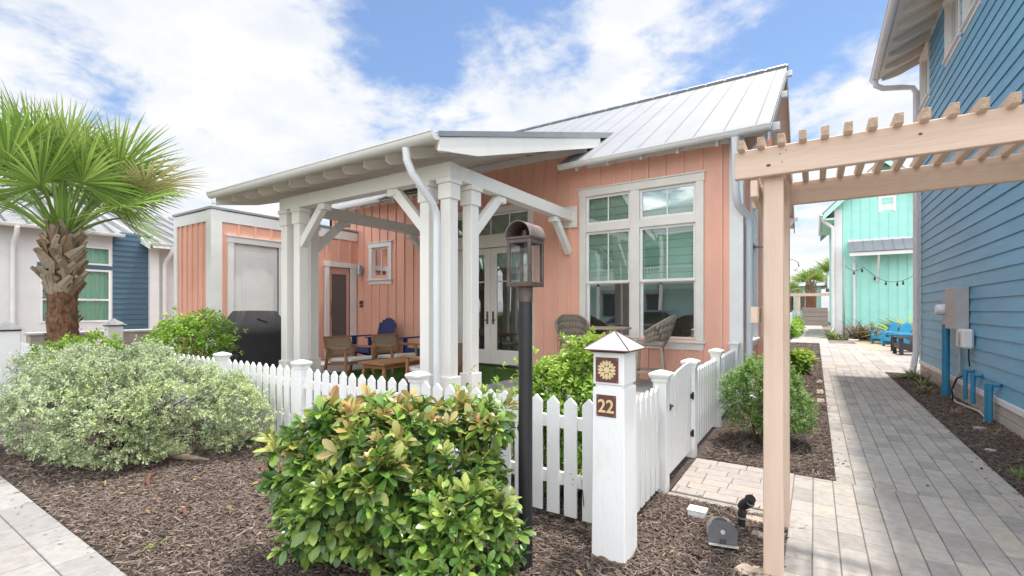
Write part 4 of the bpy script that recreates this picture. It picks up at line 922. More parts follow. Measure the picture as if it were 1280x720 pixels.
# ------------------------------------------------------------------ furniture
def place(o, loc, rz=0): o.location = loc; o.rotation_euler = (0, 0, rz); return o
def adirondack(mat, label, group, cat='chair'):
    t = thing('adirondack_chair', label, cat, (0, 0, 0), group)
    m = MB()
    for k in range(6):
        y = -.36 + k * .095; z = .37 - .028 * k; m.add([(-.27, y, z), (.27, y, z), (.27, y + .085, z - .025), (-.27, y + .085, z - .025), (-.27, y, z - .02), (.27, y, z - .02), (.27, y + .085, z - .045), (-.27, y + .085, z - .045)], [(0, 1, 2, 3), (7, 6, 5, 4), (0, 4, 5, 1), (1, 5, 6, 2), (2, 6, 7, 3), (3, 7, 4, 0)])
    m.box(-.27, .27, -.385, -.36, .22, .37); m.build('seat', mat, t, bevel=.004)
    m = MB()
    for k in range(7):
        a = (k - 3) / 3; x0 = a * .21; x1 = a * .27; w_ = .036; top = .72 * (1 - .16 * a * a)
        def pt(x, s): return (x, .12 + .42 * s * .72, .26 + s * .95)
        b0, b1 = pt(x0, 0), pt(x1, top)
        n = 4; poly = [(b0[0] - w_, b0[1], b0[2]), (b0[0] + w_, b0[1], b0[2]), (b1[0] + w_ * 1.08, b1[1], b1[2] - abs(a) * .01 - .02), (b1[0] + w_ * .5, b1[1] + .01, b1[2] + .015), (b1[0] - w_ * .5, b1[1] + .01, b1[2] + .015), (b1[0] - w_ * 1.08, b1[1], b1[2] - abs(a) * .01 - .02)]
        m.prism(poly, (0, .02, -.008))
    m.bar((-.25, .27, .52), (.25, .27, .52), .03, .07); m.build('backrest', mat, t, bevel=.003)
    for sg in (-1, 1):
        m = MB(); m.prism([(sg * .25, -.45, .545), (sg * .40, -.45, .545), (sg * .41, -.2, .545), (sg * .37, .32, .545), (sg * .29, .32, .545)], (0, 0, .025)); m.build('armrest', mat, t, bevel=.004)
        MB().box(sg * .285, sg * .315, -.40, -.29, 0, .543).build('leg', mat, t, bevel=.004)
        m = MB(); m.prism([(sg * .272, -.34, .20), (sg * .272, -.34, .34), (sg * .272, .12, .27), (sg * .272, .48, .07), (sg * .272, .48, 0), (sg * .272, .36, 0)], (sg * .024, 0, 0)); m.bar((sg * .30, .25, .10), (sg * .31, .27, .543), .025, .07, (0, 1, 0)); m.build('leg', mat, t, bevel=.003)
    return t
a1 = adirondack('navychair', 'navy blue adirondack chair against the pink wall, left of the thick porch post', 'navy adirondack chairs')
place(a1, (-8.93, 7.72, .25), R(-6)); a1.scale = (1.1, 1.1, 1.1)
a2 = copy_tree(a1); a2['label'] = 'navy blue adirondack chair half hidden behind the porch posts, nearer the french doors'; place(a2, (-7.25, 7.75, .262), R(4))
b1 = adirondack('bluechair', 'turquoise adirondack chair farthest left in the row at the back courtyard', 'turquoise adirondack chairs'); place(b1, (2.55, 25.6, .02), R(-62))
b2 = copy_tree(b1); b2['label'] = 'turquoise adirondack chair second in the row, next to the charcoal chairs'; place(b2, (2.78, 24.1, .02), R(-62))
b3 = copy_tree(b1); b3['label'] = 'turquoise adirondack chair nearest the blue house, cut off by its downspout'; place(b3, (3.1, 22.6, .02), R(-62))
c1 = adirondack('charchair', 'charcoal adirondack chair in front of the turquoise chairs, farther one', 'charcoal adirondack chairs'); place(c1, (2.75, 21.4, .013), R(-75))
c2 = copy_tree(c1); c2['label'] = 'charcoal adirondack chair closest to the corner downspout of the blue house'; place(c2, (2.65, 20.1, .013), R(-80))

def lounge(label, group):
    t = thing('lounge_chair', label, 'chair', (0, 0, 0), group)   # faces -y
    for sg in (-1, 1):
        MB().bar((sg * .33, -.36, 0), (sg * .325, -.33, .60), .04, .05, (0, 1, 0)).build('leg', 'wood', t, bevel=.004)
        MB().bar((sg * .31, .40, 0), (sg * .32, .26, .58), .04, .055, (0, 1, 0)).build('leg', 'wood', t, bevel=.004)
        m = MB(); m.prism([(sg * .295, -.44, .60), (sg * .375, -.44, .60), (sg * .375, .0, .575), (sg * .36, .36, .60), (sg * .31, .36, .60), (sg * .30, .0, .575)], (0, 0, .028)); m.build('armrest', 'wood', t, bevel=.006)
    m = MB(); m.bar((-.31, -.33, .30), (.31, -.33, .30), .03, .06).bar((-.31, .28, .25), (.31, .28, .25), .03, .06)
    for sg in (-1, 1): m.bar((sg * .30, -.34, .30), (sg * .30, .30, .25), .03, .06)
    m.build('seat_frame', 'wood', t, bevel=.003)
    MB().add([(x, y, z) for x, y, z in [(-.285, -.40, .335), (.285, -.40, .335), (.285, .27, .285), (-.285, .27, .285), (-.285, -.40, .43), (.285, -.40, .43), (.285, .27, .375), (-.285, .27, .375)]],
             [(3, 2, 1, 0), (4, 5, 6, 7), (0, 1, 5, 4), (1, 2, 6, 5), (2, 3, 7, 6), (3, 0, 4, 7)]).build('seat_cushion', 'cushion', t, bevel=.025)
    m = MB(); B0, B1 = (.27, .36), (.42, .80)
    for sg in (-1, 1): m.bar((sg * .30, B0[0], B0[1]), (sg * .30, B1[0], B1[1]), .045, .035, (0, 1, 0))
    m.bar((-.32, .42, .81), (.32, .42, .81), .035, .05).bar((-.28, .29, .42), (.28, .29, .42), .03, .045); bk = m.build('backrest', 'wood', t, bevel=.004)
    MB().prism([(-.28, .295, .44), (.28, .295, .44), (.28, .408, .785), (-.28, .408, .785)], (0, .012, 0)).build('cane_panel', 'cane', bk)
    return t
l1 = lounge('teak lounge chair with cane back and pale cushion, nearest the grill', 'teak lounge chairs'); place(l1, (-7.35, 5.72, .262), R(88)); l1.scale = (.9, .9, .88)
l2 = copy_tree(l1); l2['label'] = 'teak lounge chair with cane back directly in front of the navy chair'; place(l2, (-7.1, 6.62, .262), R(84))
l3 = copy_tree(l1); l3['label'] = 'teak lounge chair facing left, seen in the gaps between the right porch posts'; place(l3, (-4.85, 5.35, .262), R(-92))
t = thing('coffee_table', 'low teak coffee table between the lounge chairs', 'table', (-5.85, 5.5, .262))
m = MB(); 
for k in range(6): m.box(-6.15 + k * .1, -6.055 + k * .1, 4.95, 6.05, .635, .665)
m.build('tabletop', 'wood', t, bevel=.004); m = MB().box(-6.1, -5.6, 5.02, 5.05, .57, .634).box(-6.1, -5.6, 5.95, 5.98, .57, .634).box(-6.1, -6.07, 5.05, 5.95, .57, .634).box(-5.63, -5.6, 5.05, 5.95, .57, .634); m.build('table_frame', 'wood', t)
for x, y in ((-6.08, 5.02), (-5.62, 5.02), (-6.08, 5.97), (-5.62, 5.97)): MB().bar((x + (x + 5.85) * .12, y + (y - 5.5) * .05, .26), (x, y, .57), .045, .045, (0, 1, 0)).build('leg', 'wood', t, bevel=.004)

def barchair(label):
    t = thing('bar_chair', label, 'chair', (0, 0, 0), 'wicker bar chairs')   # faces -y
    m = MB(); n = 20; rows = []
    for iz, (z, ins) in enumerate(((.70, -.05), (.78, -.01), (.90, .012), (1.0, .03), (1.08, .04))):
        r = []
        for k in range(n + 1):
            u = k / n; th = R(-200) + R(220) * u; th = R(-15) + R(210) * u
            x = (.27 + ins) * math.cos(th); y = (.25 + ins) * math.sin(th)
            arm = abs(u - .5) * 2; hmax = 1.14 - .27 * max(0, (arm - .25) / .75) ** 1.3; zz_ = .66 + (hmax - .66) * iz / 4
            y += .10 * (zz_ - .66) / .5 * max(0, math.sin(th)); r.append((x, y, zz_))
        rows.append(r)
    for off in (0,):
        for i in range(len(rows) - 1):
            for k in range(n): m.quad(rows[i][k], rows[i][k + 1], rows[i + 1][k + 1], rows[i + 1][k])
    m.f = [f for f in m.f]; o = m.build('backrest', 'wicker', t, smooth=True); s2 = o.modifiers.new('solid', 'SOLIDIFY'); s2.thickness = .03
    m = MB(); m.tube([rows[-1][k] for k in range(n + 1)], .02, 8); m.build('rim', 'wicker', t, smooth=True)
    MB().box(-.24, .24, -.24, .22, .66, .74).build('seat', 'wicker', t, bevel=.02)
    for sx_ in (-1, 1):
        for sy_ in (-1, 1): MB().bar((sx_ * .25, sy_ * .23, 0), (sx_ * .19, sy_ * .18, .66), .04, .04, (0, 1, 0)).build('leg', 'greywood', t, bevel=.004)
    m = MB(); zf = .24
    for sg in (-1, 1): m.bar((-.23, sg * .21, zf), (.23, sg * .21, zf), .03, .04).bar((sg * .23, -.21, zf), (sg * .23, .21, zf), .03, .04)
    m.build('stretcher', 'greywood', t, bevel=.003)
    return t
s1 = barchair('wicker bar chair in profile right of the high table under the big window'); place(s1, (-2.28, 7.72, .25), R(-78))
s2 = copy_tree(s1); s2['label'] = 'wicker bar chair left of the high table, partly hidden by the bright shrub'; place(s2, (-3.75, 7.85, .25), R(35))
t = thing('bar_table', 'round high table with dark top between the wicker bar chairs', 'table', (-3.0, 7.72, .25))
MB().lathe([(.36, 1.16), (.38, 1.17), (.38, 1.195), (.36, 1.20)], (-3.0, 7.72, 0), 32).build('tabletop', 'greywood', t, smooth=30); MB().lathe([(.25, .25), (.24, .28), (.05, .31), (.04, 1.158)], (-3.0, 7.72, 0), 20).build('pedestal', 'greywood', t, smooth=30)

# covered grill
t = thing('covered_grill', 'barbecue grill under a black fabric cover in front of the white shed door', 'grill', (-9.62, 5.18, .25))
m = MB(); nu = 72; rings = [(.0, .62, .30), (.25, .61, .31), (.5, .60, .32), (.74, .585, .33), (.80, .58, .335), (.93, .555, .30), (1.08, .46, .23), (1.19, .40, .17), (1.22, .37, .15), (1.225, .1, .05)]
for z, a, b in rings:
    for k in range(nu):
        th = 2 * math.pi * k / nu; c_, s2_ = math.cos(th), math.sin(th); pw = .35
        x = a * math.copysign(abs(c_) ** pw, c_); y = b * math.copysign(abs(s2_) ** pw, s2_)
        f = max(0, (.85 - z)) * .035 * (math.sin(k * 1.1 + 2.3 * math.sin(k * .4)) + .6 * math.sin(k * 2.3 + z * 4)) + .006 * math.sin(k * 3.7 + z * 17)
        m.v.append((x * (1 + f * 1.2), y * (1 + f * 2), z + (.02 * math.sin(k * .8) if .9 < z < 1.2 else 0)))
for i in range(len(rings) - 1):
    for k in range(nu): m.f.append((i * nu + k, i * nu + (k + 1) % nu, (i + 1) * nu + (k + 1) % nu, (i + 1) * nu + k))
m.f.append(tuple(range((len(rings) - 1) * nu, len(rings) * nu))); a_ = R(88)
m.v = [(-9.62 + x * math.cos(a_) - y * math.sin(a_), 5.18 + x * math.sin(a_) + y * math.cos(a_), .255 + z) for x, y, z in m.v]
m.build('cover', 'cover', t, smooth=38)
m = MB(); m.prism([(-9.38, 5.1, 1.33), (-9.33, 5.28, 1.25), (-9.35, 5.2, 1.17)], (-.02, 0, -.02)); m.build('vent_flap', 'black', t)

# ------------------------------------------------------------------ small things in the front bed
t = thing('spotlight', 'black garden spotlight on a stake tilted towards the pergola post', 'garden light', (-.425, 3.56, 0))
m = MB(); m.tube([(-.425, 3.56, -.03), (-.425, 3.56, .07)], .024, 14); m.build('stake', 'black', t, smooth=40)
MB().tube([(-.425, 3.56, .068), (-.425, 3.56, .075)], .03, 14).build('stake_ring', 'steel', t, smooth=40)
m = MB(); m.tube([(-.425, 3.56, .075), (-.42, 3.565, .11), (-.42, 3.56, .14)], [.025, .028, .018], 12); m.build('knuckle', 'black', t, smooth=40)
hd = Vector((.62, -.45, .62)).normalized(); p = Vector((-.43, 3.565, .145))
m = MB(); m.tube([p - hd * .01, p + hd * .02, p + hd * .055, p + hd * .095], [.02, .032, .036, .036], 16); hdo = m.build('lamp_head', 'black', t, smooth=40)
MB().tube([p + hd * .0955, p + hd * .098], .029, 16).build('lens', 'lens', hdo, smooth=40)
m = MB(); m.tube([p + hd * .095 + Vector((0, 0, .012)), p + hd * .118 + Vector((0, 0, .014))], [.036, .028], 16); m.build('glare_shield', 'black', hdo, smooth=40)
t = thing('floodlight', 'grey ground fixture with two plates and a black ribbed drum lying on the mulch', 'floodlight', (-.5, 3.25, 0))
def plate(y): return [(-.085, y, .0), (.085, y, .0), (.085, y, .085), (.05, y, .135), (-.05, y, .135), (-.085, y, .085)]
RM = Matrix.Translation((-.5, 3.24, .015)) @ Matrix.Rotation(R(14), 4, 'Z') @ Matrix.Rotation(R(-14), 4, 'X')
def rx(m_): m_.v = [tuple(RM @ Vector(v)) for v in m_.v]; return m_
rx(MB().prism(plate(-.065), (0, .006, 0))).build('front_plate', 'gun', t); rx(MB().prism(plate(.075), (0, .006, 0))).build('back_plate', 'grey', t)
rx(MB().box(-.085, .085, -.115, -.066, -.006, -.001)).build('foot', 'grey', t)
m = MB(); pr_ = []
for k in range(13): pr_ += [(.052, -.058 + k * .0105), (.060, -.055 + k * .0105), (.060, -.051 + k * .0105), (.052, -.049 + k * .0105)]
l_ = MB().lathe(pr_, (0, 0, 0), 20); m.add([(v[0], v[2], .075 + v[1]) for v in l_.v], l_.f); rx(m).build('drum', 'black', t, smooth=30)
l_ = MB().lathe([(.014, 0), (.014, .006), (.0, .008)], (0, 0, 0), 12); m = MB().add([(v[0], -.066 - v[2], .07 + v[1]) for v in l_.v], l_.f); rx(m).build('knob', 'grey', t); rx(MB().box(-.02, .02, -.0665, -.064, .0, .03)).build('cable_slot', 'black', t)
t = thing('junction_box', 'small white plastic box beside the kerb of the gate path', 'box', (-.7, 3.58, 0))
MB().box(-.775, -.655, 3.53, 3.62, -.02, .05).build('body', 'offwhite', t, bevel=.004); MB().box(-.78, -.65, 3.525, 3.625, .0505, .062).build('lid', 'white', t, bevel=.004)
def stone(x, y, rx_, ry_, h, lab, mat='stone', grp='flat stones at the bed edge'):
    m = MB(); n = 14; pts = [(x + rx_ * (1 + random.uniform(-.2, .15)) * math.cos(2 * math.pi * k / n), y + ry_ * (1 + random.uniform(-.2, .15)) * math.sin(2 * math.pi * k / n)) for k in range(n)]
    m.prism([(a, b, -.02) for a, b in pts], (0, 0, .02 + h)); o = m.build('flat_stone', mat, bevel=.012); return solo(o, lab, 'stone', grp)
stone(-.36, 3.72, .10, .05, .022, 'flat tan stone lying against the path kerb behind the spotlight'); stone(-.28, 3.5, .09, .05, .016, 'flat tan stone lying just left of the pergola post')
stone(-.27, 2.98, .14, .08, .02, 'pinkish flat stone at the foot of the front pergola post'); stone(1.72, 8.1, .06, .045, .03, 'small round grey stone on the dark mulch near the blue pipes', 'grey')
stone(1.55, 6.9, .05, .04, .025, 'small grey stone on the dark mulch nearest the camera', 'grey'); stone(1.5, 27.2, .2, .15, .1, 'white stone under the bronze grass by the mint wall', 'offwhite')
k0 = 0
for y, ln_, lab in ((10.2, .5, 'pale edging stone in the middle of the bed edge'), (9.2, .35, 'pale edging stone in the bed edge nearest the camera'), (11.6, .45, 'pale edging stone in the bed edge farthest away')):
    o = MB().box(.02, .13, y - ln_ / 2, y + ln_ / 2, -.02, .018).build('edging_stone', 'stone', bevel=.012); solo(o, lab, 'stone', 'edging stones along the right bed')
def strip(pts, w_, mat, lab):
    m = MB(); m.tube(pts, w_, 6); m.v = [(x, y, max(-.01, z)) for x, y, z in m.v]; return solo(m.build('bark_strip', mat, smooth=True), lab, 'bark', 'bark strips lying on the mulch')
strip([(-5.0, 1.80, .03), (-4.92, 1.72, .025), (-4.78, 1.66, .035), (-4.62, 1.62, .02)], [.012, .02, .018, .006], 'redbark', 'long curved red brown bark strip in front of the silver shrub')
strip([(-4.45, 2.45, .02), (-4.35, 2.40, .025), (-4.2, 2.38, .015)], [.008, .016, .006], 'redbark', 'short red brown bark strip right of the silver shrub near the fence')
strip([(-3.95, 1.62, .02), (-3.9, 1.58, .025), (-3.8, 1.55, .015)], [.01, .018, .008], 'redbark', 'short red brown bark strip in the middle of the open mulch')
strip([(-5.45, 2.05, .04), (-5.25, 2.12, .045), (-5.0, 2.25, .02)], [.03, .035, .012], 'tanbark', 'wide pale tan bark strip under the edge of the silver shrub')

# ------------------------------------------------------------------ plants
def shrub(name, label, cat, ells, nsh, k, L, Wr, mat, base, upb=.45, inner=.5, tilt=(.35, 1.3), nst=10, rst=.012, fine=True, agef=None, group=None, rmin=.82, zmin=.05, jit=.25, spray=0, gap=0):
    cx_ = np.mean([e[0] for e in ells], 0); t = thing(name, label, cat, (base[0], base[1], 0), group)
    P, D = ell_points(ells, nsh, rmin, 1.0, zmin=zmin)
    if gap:
        g_ = np.sin(8.3 * P[:, 0] + 2.1 * np.sin(4 * P[:, 2])) + np.sin(9.1 * P[:, 1] + 3 * P[:, 0]) + np.sin(10.3 * P[:, 2] + 2 * P[:, 0]); k_ = g_ > -gap; P, D = P[k_], D[k_]
    D = unit(D + np.array([0, 0, upb]) + RNG.normal(0, jit, D.shape))
    if spray:
        sp = RNG.random(len(P)) < .12; P[sp] += D[sp] * RNG.uniform(.3, 1, sp.sum())[:, None] * spray
    pos, dr, idx, fr = whorls(P, D, k, tilt); n = len(pos)
    lL = L * np.clip(RNG.normal(.95, .2, n), .45, 1.35) * (.55 + .45 * np.minimum(1, fr * 1.6 + .2)); z = P[idx][:, 2]; zt = max(e[0][2] + e[1][2] for e in ells)
    global LASTP; LASTP = P[idx]
    age = agef(fr, z / zt, idx, D) if agef else np.clip(.75 - fr * 1.1 + RNG.normal(0, .15, n), 0, 1)
    leaves('foliage', mat, t, pos, dr, lL, lL * Wr, age, fine=fine)
    ni = int(nsh * inner)
    if ni:
        P2, D2 = ell_points(ells, ni, .45, .85, zmin=zmin); D2 = unit(D2 + RNG.normal(0, .6, D2.shape)); pos, dr, idx, fr = whorls(P2, D2, max(3, k - 2), (.5, 1.6)); lL = RNG.uniform(L * .7, L * 1.1, len(pos))
        leaves('inner_foliage', mat, t, pos, dr, lL, lL * Wr, np.zeros(len(pos)), fine=fine)
    tips = P[RNG.choice(len(P), min(nst, len(P)), False)]
    stems(t, (base[0], base[1], -.03), tips, rst)
    return t
def photi(fr, zr, idx, D):
    sh = RNG.random(idx.max() + 1)[idx]; top = np.clip((zr - .6) * 2.6, 0, 1)
    return np.clip((1 - fr * 1.05) * (.14 + 1.1 * top) * (.5 + .9 * sh) + RNG.normal(0, .07, len(fr)), 0, 1) * (sh > .25)
PHE = [((-2.17, 2.03, .57), (.45, .48, .38)), ((-2.50, 1.84, .58), (.26, .28, .27)), ((-1.93, 2.27, .60), (.33, .33, .35)), ((-2.02, 1.76, .48), (.32, .28, .34)), ((-2.40, 2.02, .70), (.28, .28, .24)), ((-2.26, 1.68, .36), (.27, .24, .26)), ((-1.76, 2.08, .42), (.25, .25, .3)), ((-2.62, 1.68, .50), (.17, .18, .22)), ((-2.45, 1.62, .30), (.16, .16, .2))]
for q in range(22):
    e_ = PHE[int(RNG.integers(0, 7))]; d_ = unit(RNG.normal(0, 1, 3) + np.array([.25, -.4, .45])); c_ = np.array(e_[0]) + d_ * np.array(e_[1]) * .9; r_ = RNG.uniform(.09, .16); PHE.append((tuple(c_), (r_, r_, r_)))
shrub('photinia_shrub', 'large glossy green shrub with bronze new leaves in front of the picket fence', 'shrub',
      PHE, 440, 11, .100, .44, 'leaf_photinia', (-2.2, 1.95), agef=photi, nst=26, rst=.009, inner=.5, jit=.35, spray=.10)
shrub('photinia_shrub', 'small low shrub with fresh green leaves right beside the foot of the lamp post', 'shrub',
      [((-1.50, 1.86, .30), (.24, .24, .30)), ((-1.36, 1.93, .34), (.15, .15, .26)), ((-1.62, 1.68, .2), (.2, .15, .22))], 100, 10, .090, .43, 'leaf_photinia', (-1.48, 1.85), agef=lambda fr, zr, idx, D: np.clip(photi(fr, zr, idx, D) * .3, 0, 1), nst=10, rst=.009)
def sagef(fr, zr, idx, D): 
    sh = RNG.random(idx.max() + 1)[idx]; return np.clip(.5 - fr * .5 + (sh - .5) * .5 + .35 * np.sin(6.5 * LASTP[:, 0] + 3 * np.sin(5 * LASTP[:, 2])) * np.sin(5.5 * LASTP[:, 1] + 4 * LASTP[:, 2]) + .45 * np.clip((LASTP[:, 0] + 6.1) / .8, -.6, 1), 0, 1)
sg = [((-6.3, 1.98, .45), (1.25, .86, .62)), ((-5.55, 2.35, .42), (.72, .55, .5)), ((-7.0, 1.75, .5), (.9, .62, .58)), ((-5.75, 1.72, .34), (.6, .42, .42)), ((-6.6, 2.2, .65), (.8, .6, .45)), ((-5.2, 2.55, .40), (.45, .32, .42)), ((-6.9, 1.45, .3), (.7, .35, .36))]
for q in range(34):
    e_ = sg[int(RNG.integers(0, 7))]; d_ = unit(RNG.normal(0, 1, 3) + np.array([.1, -.5, .5])); c_ = np.array(e_[0]) + d_ * np.array(e_[1]) * .86; r_ = RNG.uniform(.13, .24); sg.append((tuple(c_), (r_, r_, r_ * .85)))
sage = shrub('sage_shrub', 'broad silvery grey green shrub mounded over the mulch at the left', 'shrub', sg, 6400, 12, .034, .46, 'leaf_sage', (-6.2, 1.95), agef=sagef, fine=False, inner=.16, nst=60, rst=.011, gap=1.0, rmin=.84, tilt=(.3, 1.5), upb=.3, jit=.5, spray=.10)
P, D = ell_points([sg[2], sg[6]], 130, .98, 1.04); k_ = P[:, 0] < -6.5; P = np.repeat(P[k_], 6, 0) + RNG.normal(0, .012, (k_.sum() * 6, 3)); leaves('blossom', 'flower', sage, P, RNG.normal(0, 1, P.shape), np.full(len(P), .022), np.full(len(P), .016), fine=False)
shrub('bright_shrub', 'tall bright lime green shrub behind the fence beside the number post', 'shrub',
      [((-1.72, 3.55, .55), (.42, .42, .55)), ((-1.58, 3.62, .95), (.28, .28, .36)), ((-1.95, 3.62, .75), (.26, .3, .35)), ((-1.45, 3.42, .6), (.25, .25, .4))], 1000, 8, .055, .5, 'leaf_lime', (-1.7, 3.55), upb=1.0, spray=.16, nst=18, rst=.009, agef=lambda fr, zr, idx, D: np.clip((zr - .3) * (1.15 - fr) + RNG.normal(0, .15, len(fr)), 0, 1))
shrub('bright_shrub', 'bright green shrub behind the fence in front of the pink shed', 'shrub',
      [((-8.55, 3.55, .75), (.75, .5, .55)), ((-8.25, 3.6, 1.1), (.5, .4, .38)), ((-9.0, 3.5, 1.0), (.45, .4, .35))], 800, 8, .065, .45, 'leaf_lime', (-8.55, 3.55), upb=.9, spray=.22, nst=14, rst=.014, agef=lambda fr, zr, idx, D: np.clip((zr - .4) * (1.1 - fr), 0, 1))
shrub('bright_shrub', 'low bright green shrub at the foot of the palm trunk', 'shrub',
      [((-9.2, 2.4, .65), (.6, .42, .48)), ((-9.75, 2.25, .65), (.5, .42, .40)), ((-8.8, 2.55, .62), (.45, .35, .46))], 850, 8, .06, .45, 'leaf_lime', (-9.3, 2.4), upb=.7, spray=.14, nst=14, rst=.014, agef=lambda fr, zr, idx, D: np.clip((zr - .5) * (1.1 - fr), 0, 1))
shrub('round_shrub', 'rounded small leaved green shrub between the fence and the beige pergola post', 'shrub',
      [((-.52, 5.95, .50), (.40, .42, .46)), ((-.42, 6.15, .62), (.36, .38, .34)), ((-.6, 5.75, .68), (.26, .26, .26)), ((-.25, 6.0, .38), (.3, .32, .3))], 1900, 9, .030, .48, 'leaf_round', (-.47, 5.9), fine=False, upb=.5, inner=.3, nst=16, rst=.016, zmin=.16, spray=.08)
shrub('bright_shrub', 'low sprig of green leaves poking between the pickets beside the number post', 'shrub', [((-1.42, 3.02, .38), (.06, .07, .16))], 16, 7, .05, .45, 'leaf_lime', (-1.42, 3.1), nst=5, rst=.005, inner=.2)
shrub('bright_shrub', 'sprawling green twigs behind the fence between the porch post and the lamp post', 'shrub', [((-2.45, 3.42, .62), (.45, .25, .25)), ((-2.1, 3.4, .5), (.3, .2, .4))], 90, 7, .055, .5, 'leaf_lime', (-2.3, 3.42), upb=.9, nst=12, rst=.006, inner=.2, spray=.2)
shrub('leafy_plant', 'small dark green broad leaved plant in the bed behind the pergola post', 'plant', [((-.36, 12.9, .22), (.26, .3, .26))], 60, 7, .16, .55, 'leaf_lime', (-.36, 12.9), nst=5, rst=.008)
shrub('leafy_plant', 'little yellow green plant in the bed behind the broad leaved plant', 'plant', [((-.28, 15.5, .15), (.3, .3, .22))], 50, 7, .12, .5, 'leaf_lime', (-.28, 15.5), nst=5, rst=.008, agef=lambda fr, zr, idx, D: np.full(len(fr), .9))
shrub('silver_plant', 'low trailing silver green plant in the bed right of the pergola post', 'plant', [((-.2, 8.2, .14), (.16, .9, .15)), ((-.15, 7.2, .1), (.15, .4, .12))], 240, 9, .035, .45, 'leaf_sage', (-.2, 8.1), fine=False, nst=6, rst=.006, inner=.2)

def straps(name, label, base, n, L, w_, mat, cat='plant', group=None, spread=.7, agep=.2, r=.08):
    t = thing(name, label, cat, (base[0], base[1], 0), group)
    V = []; F = []; ag = []; K = 6
    for i in range(n):
        th = random.uniform(0, 6.283); l = L * random.uniform(.6, 1.15); el = random.uniform(.25, 1.45 - .6 * (1 - spread)); dx, dy = math.cos(th), math.sin(th); b = Vector((base[0] + random.uniform(-r, r), base[1] + random.uniform(-r, r), 0)); p = b.copy(); e = el; off = len(V)
        for k in range(K + 1):
            ww = w_ * (1 - (k / K) ** 2.2) * .5 + .0006; V += [(p.x - dy * ww, p.y + dx * ww, p.z), (p.x + dy * ww, p.y - dx * ww, p.z)]
            p = p + Vector((dx * math.cos(e), dy * math.cos(e), math.sin(e))) * l / K; e -= spread * 1.6 / K; p.z = max(p.z, .006)
        for k in range(K): F += [off + 2 * k, off + 2 * k + 1, off + 2 * k + 3, off + 2 * k + 2]
        ag += [1. if random.random() < agep else random.uniform(0, .3)] * (2 * K + 2)
    np_mesh('blades', np.array(V), np.full(len(F) // 4, 4), np.array(F), mat, t, np.array(ag)); return t
straps('liriope', 'clump of strap leaves at the foot of the blue house downspout', (1.80, 13.2), 70, .42, .03, 'leaf_strap', group='strap leaf clumps along the blue wall'); straps('liriope', 'strap leaf clump on the mulch just in front of the downspout clump', (1.78, 12.2), 40, .36, .026, 'leaf_strap', group='strap leaf clumps along the blue wall')
straps('liriope', 'dry yellowing strap leaf tuft left of the conduit riser', (1.68, 11.3), 26, .28, .02, 'leaf_strap', agep=.6, group='strap leaf clumps along the blue wall'); straps('grass_tuft', 'fresh green grass tuft at the walkway edge by the right picture border', (1.56, 5.95), 60, .16, .008, 'leaf_strap', agep=.1, r=.07)
straps('grass_tuft', 'dry straw tuft on the mulch in front of the low blue pipes', (1.72, 9.2), 30, .14, .008, 'leaf_strap', agep=.95); straps('grass_tuft', 'dry straw tuft on the mulch beside the tall pair of pipes', (1.74, 7.9), 34, .15, .008, 'leaf_strap', agep=.95, r=.1)
straps('grass_tuft', 'tiny green weed in the open front mulch', (-3.52, 1.25), 18, .09, .012, 'leaf_strap', agep=.05, r=.05)
straps('ornamental_grass', 'bronze fountain grass at the foot of the mint wall', (2.1, 30.0), 260, 1.5, .05, 'leaf_brown', r=.5); straps('ornamental_grass', 'small grey green grass by the mint house corner', (.85, 29.5), 90, .9, .05, 'leaf_strap', r=.25)
straps('variegated_plant', 'tall yellow and green leaved plant behind the turquoise chairs', (3.55, 26.6), 110, 2.2, .22, 'leaf_strap', r=.3, agep=.1, spread=.55)

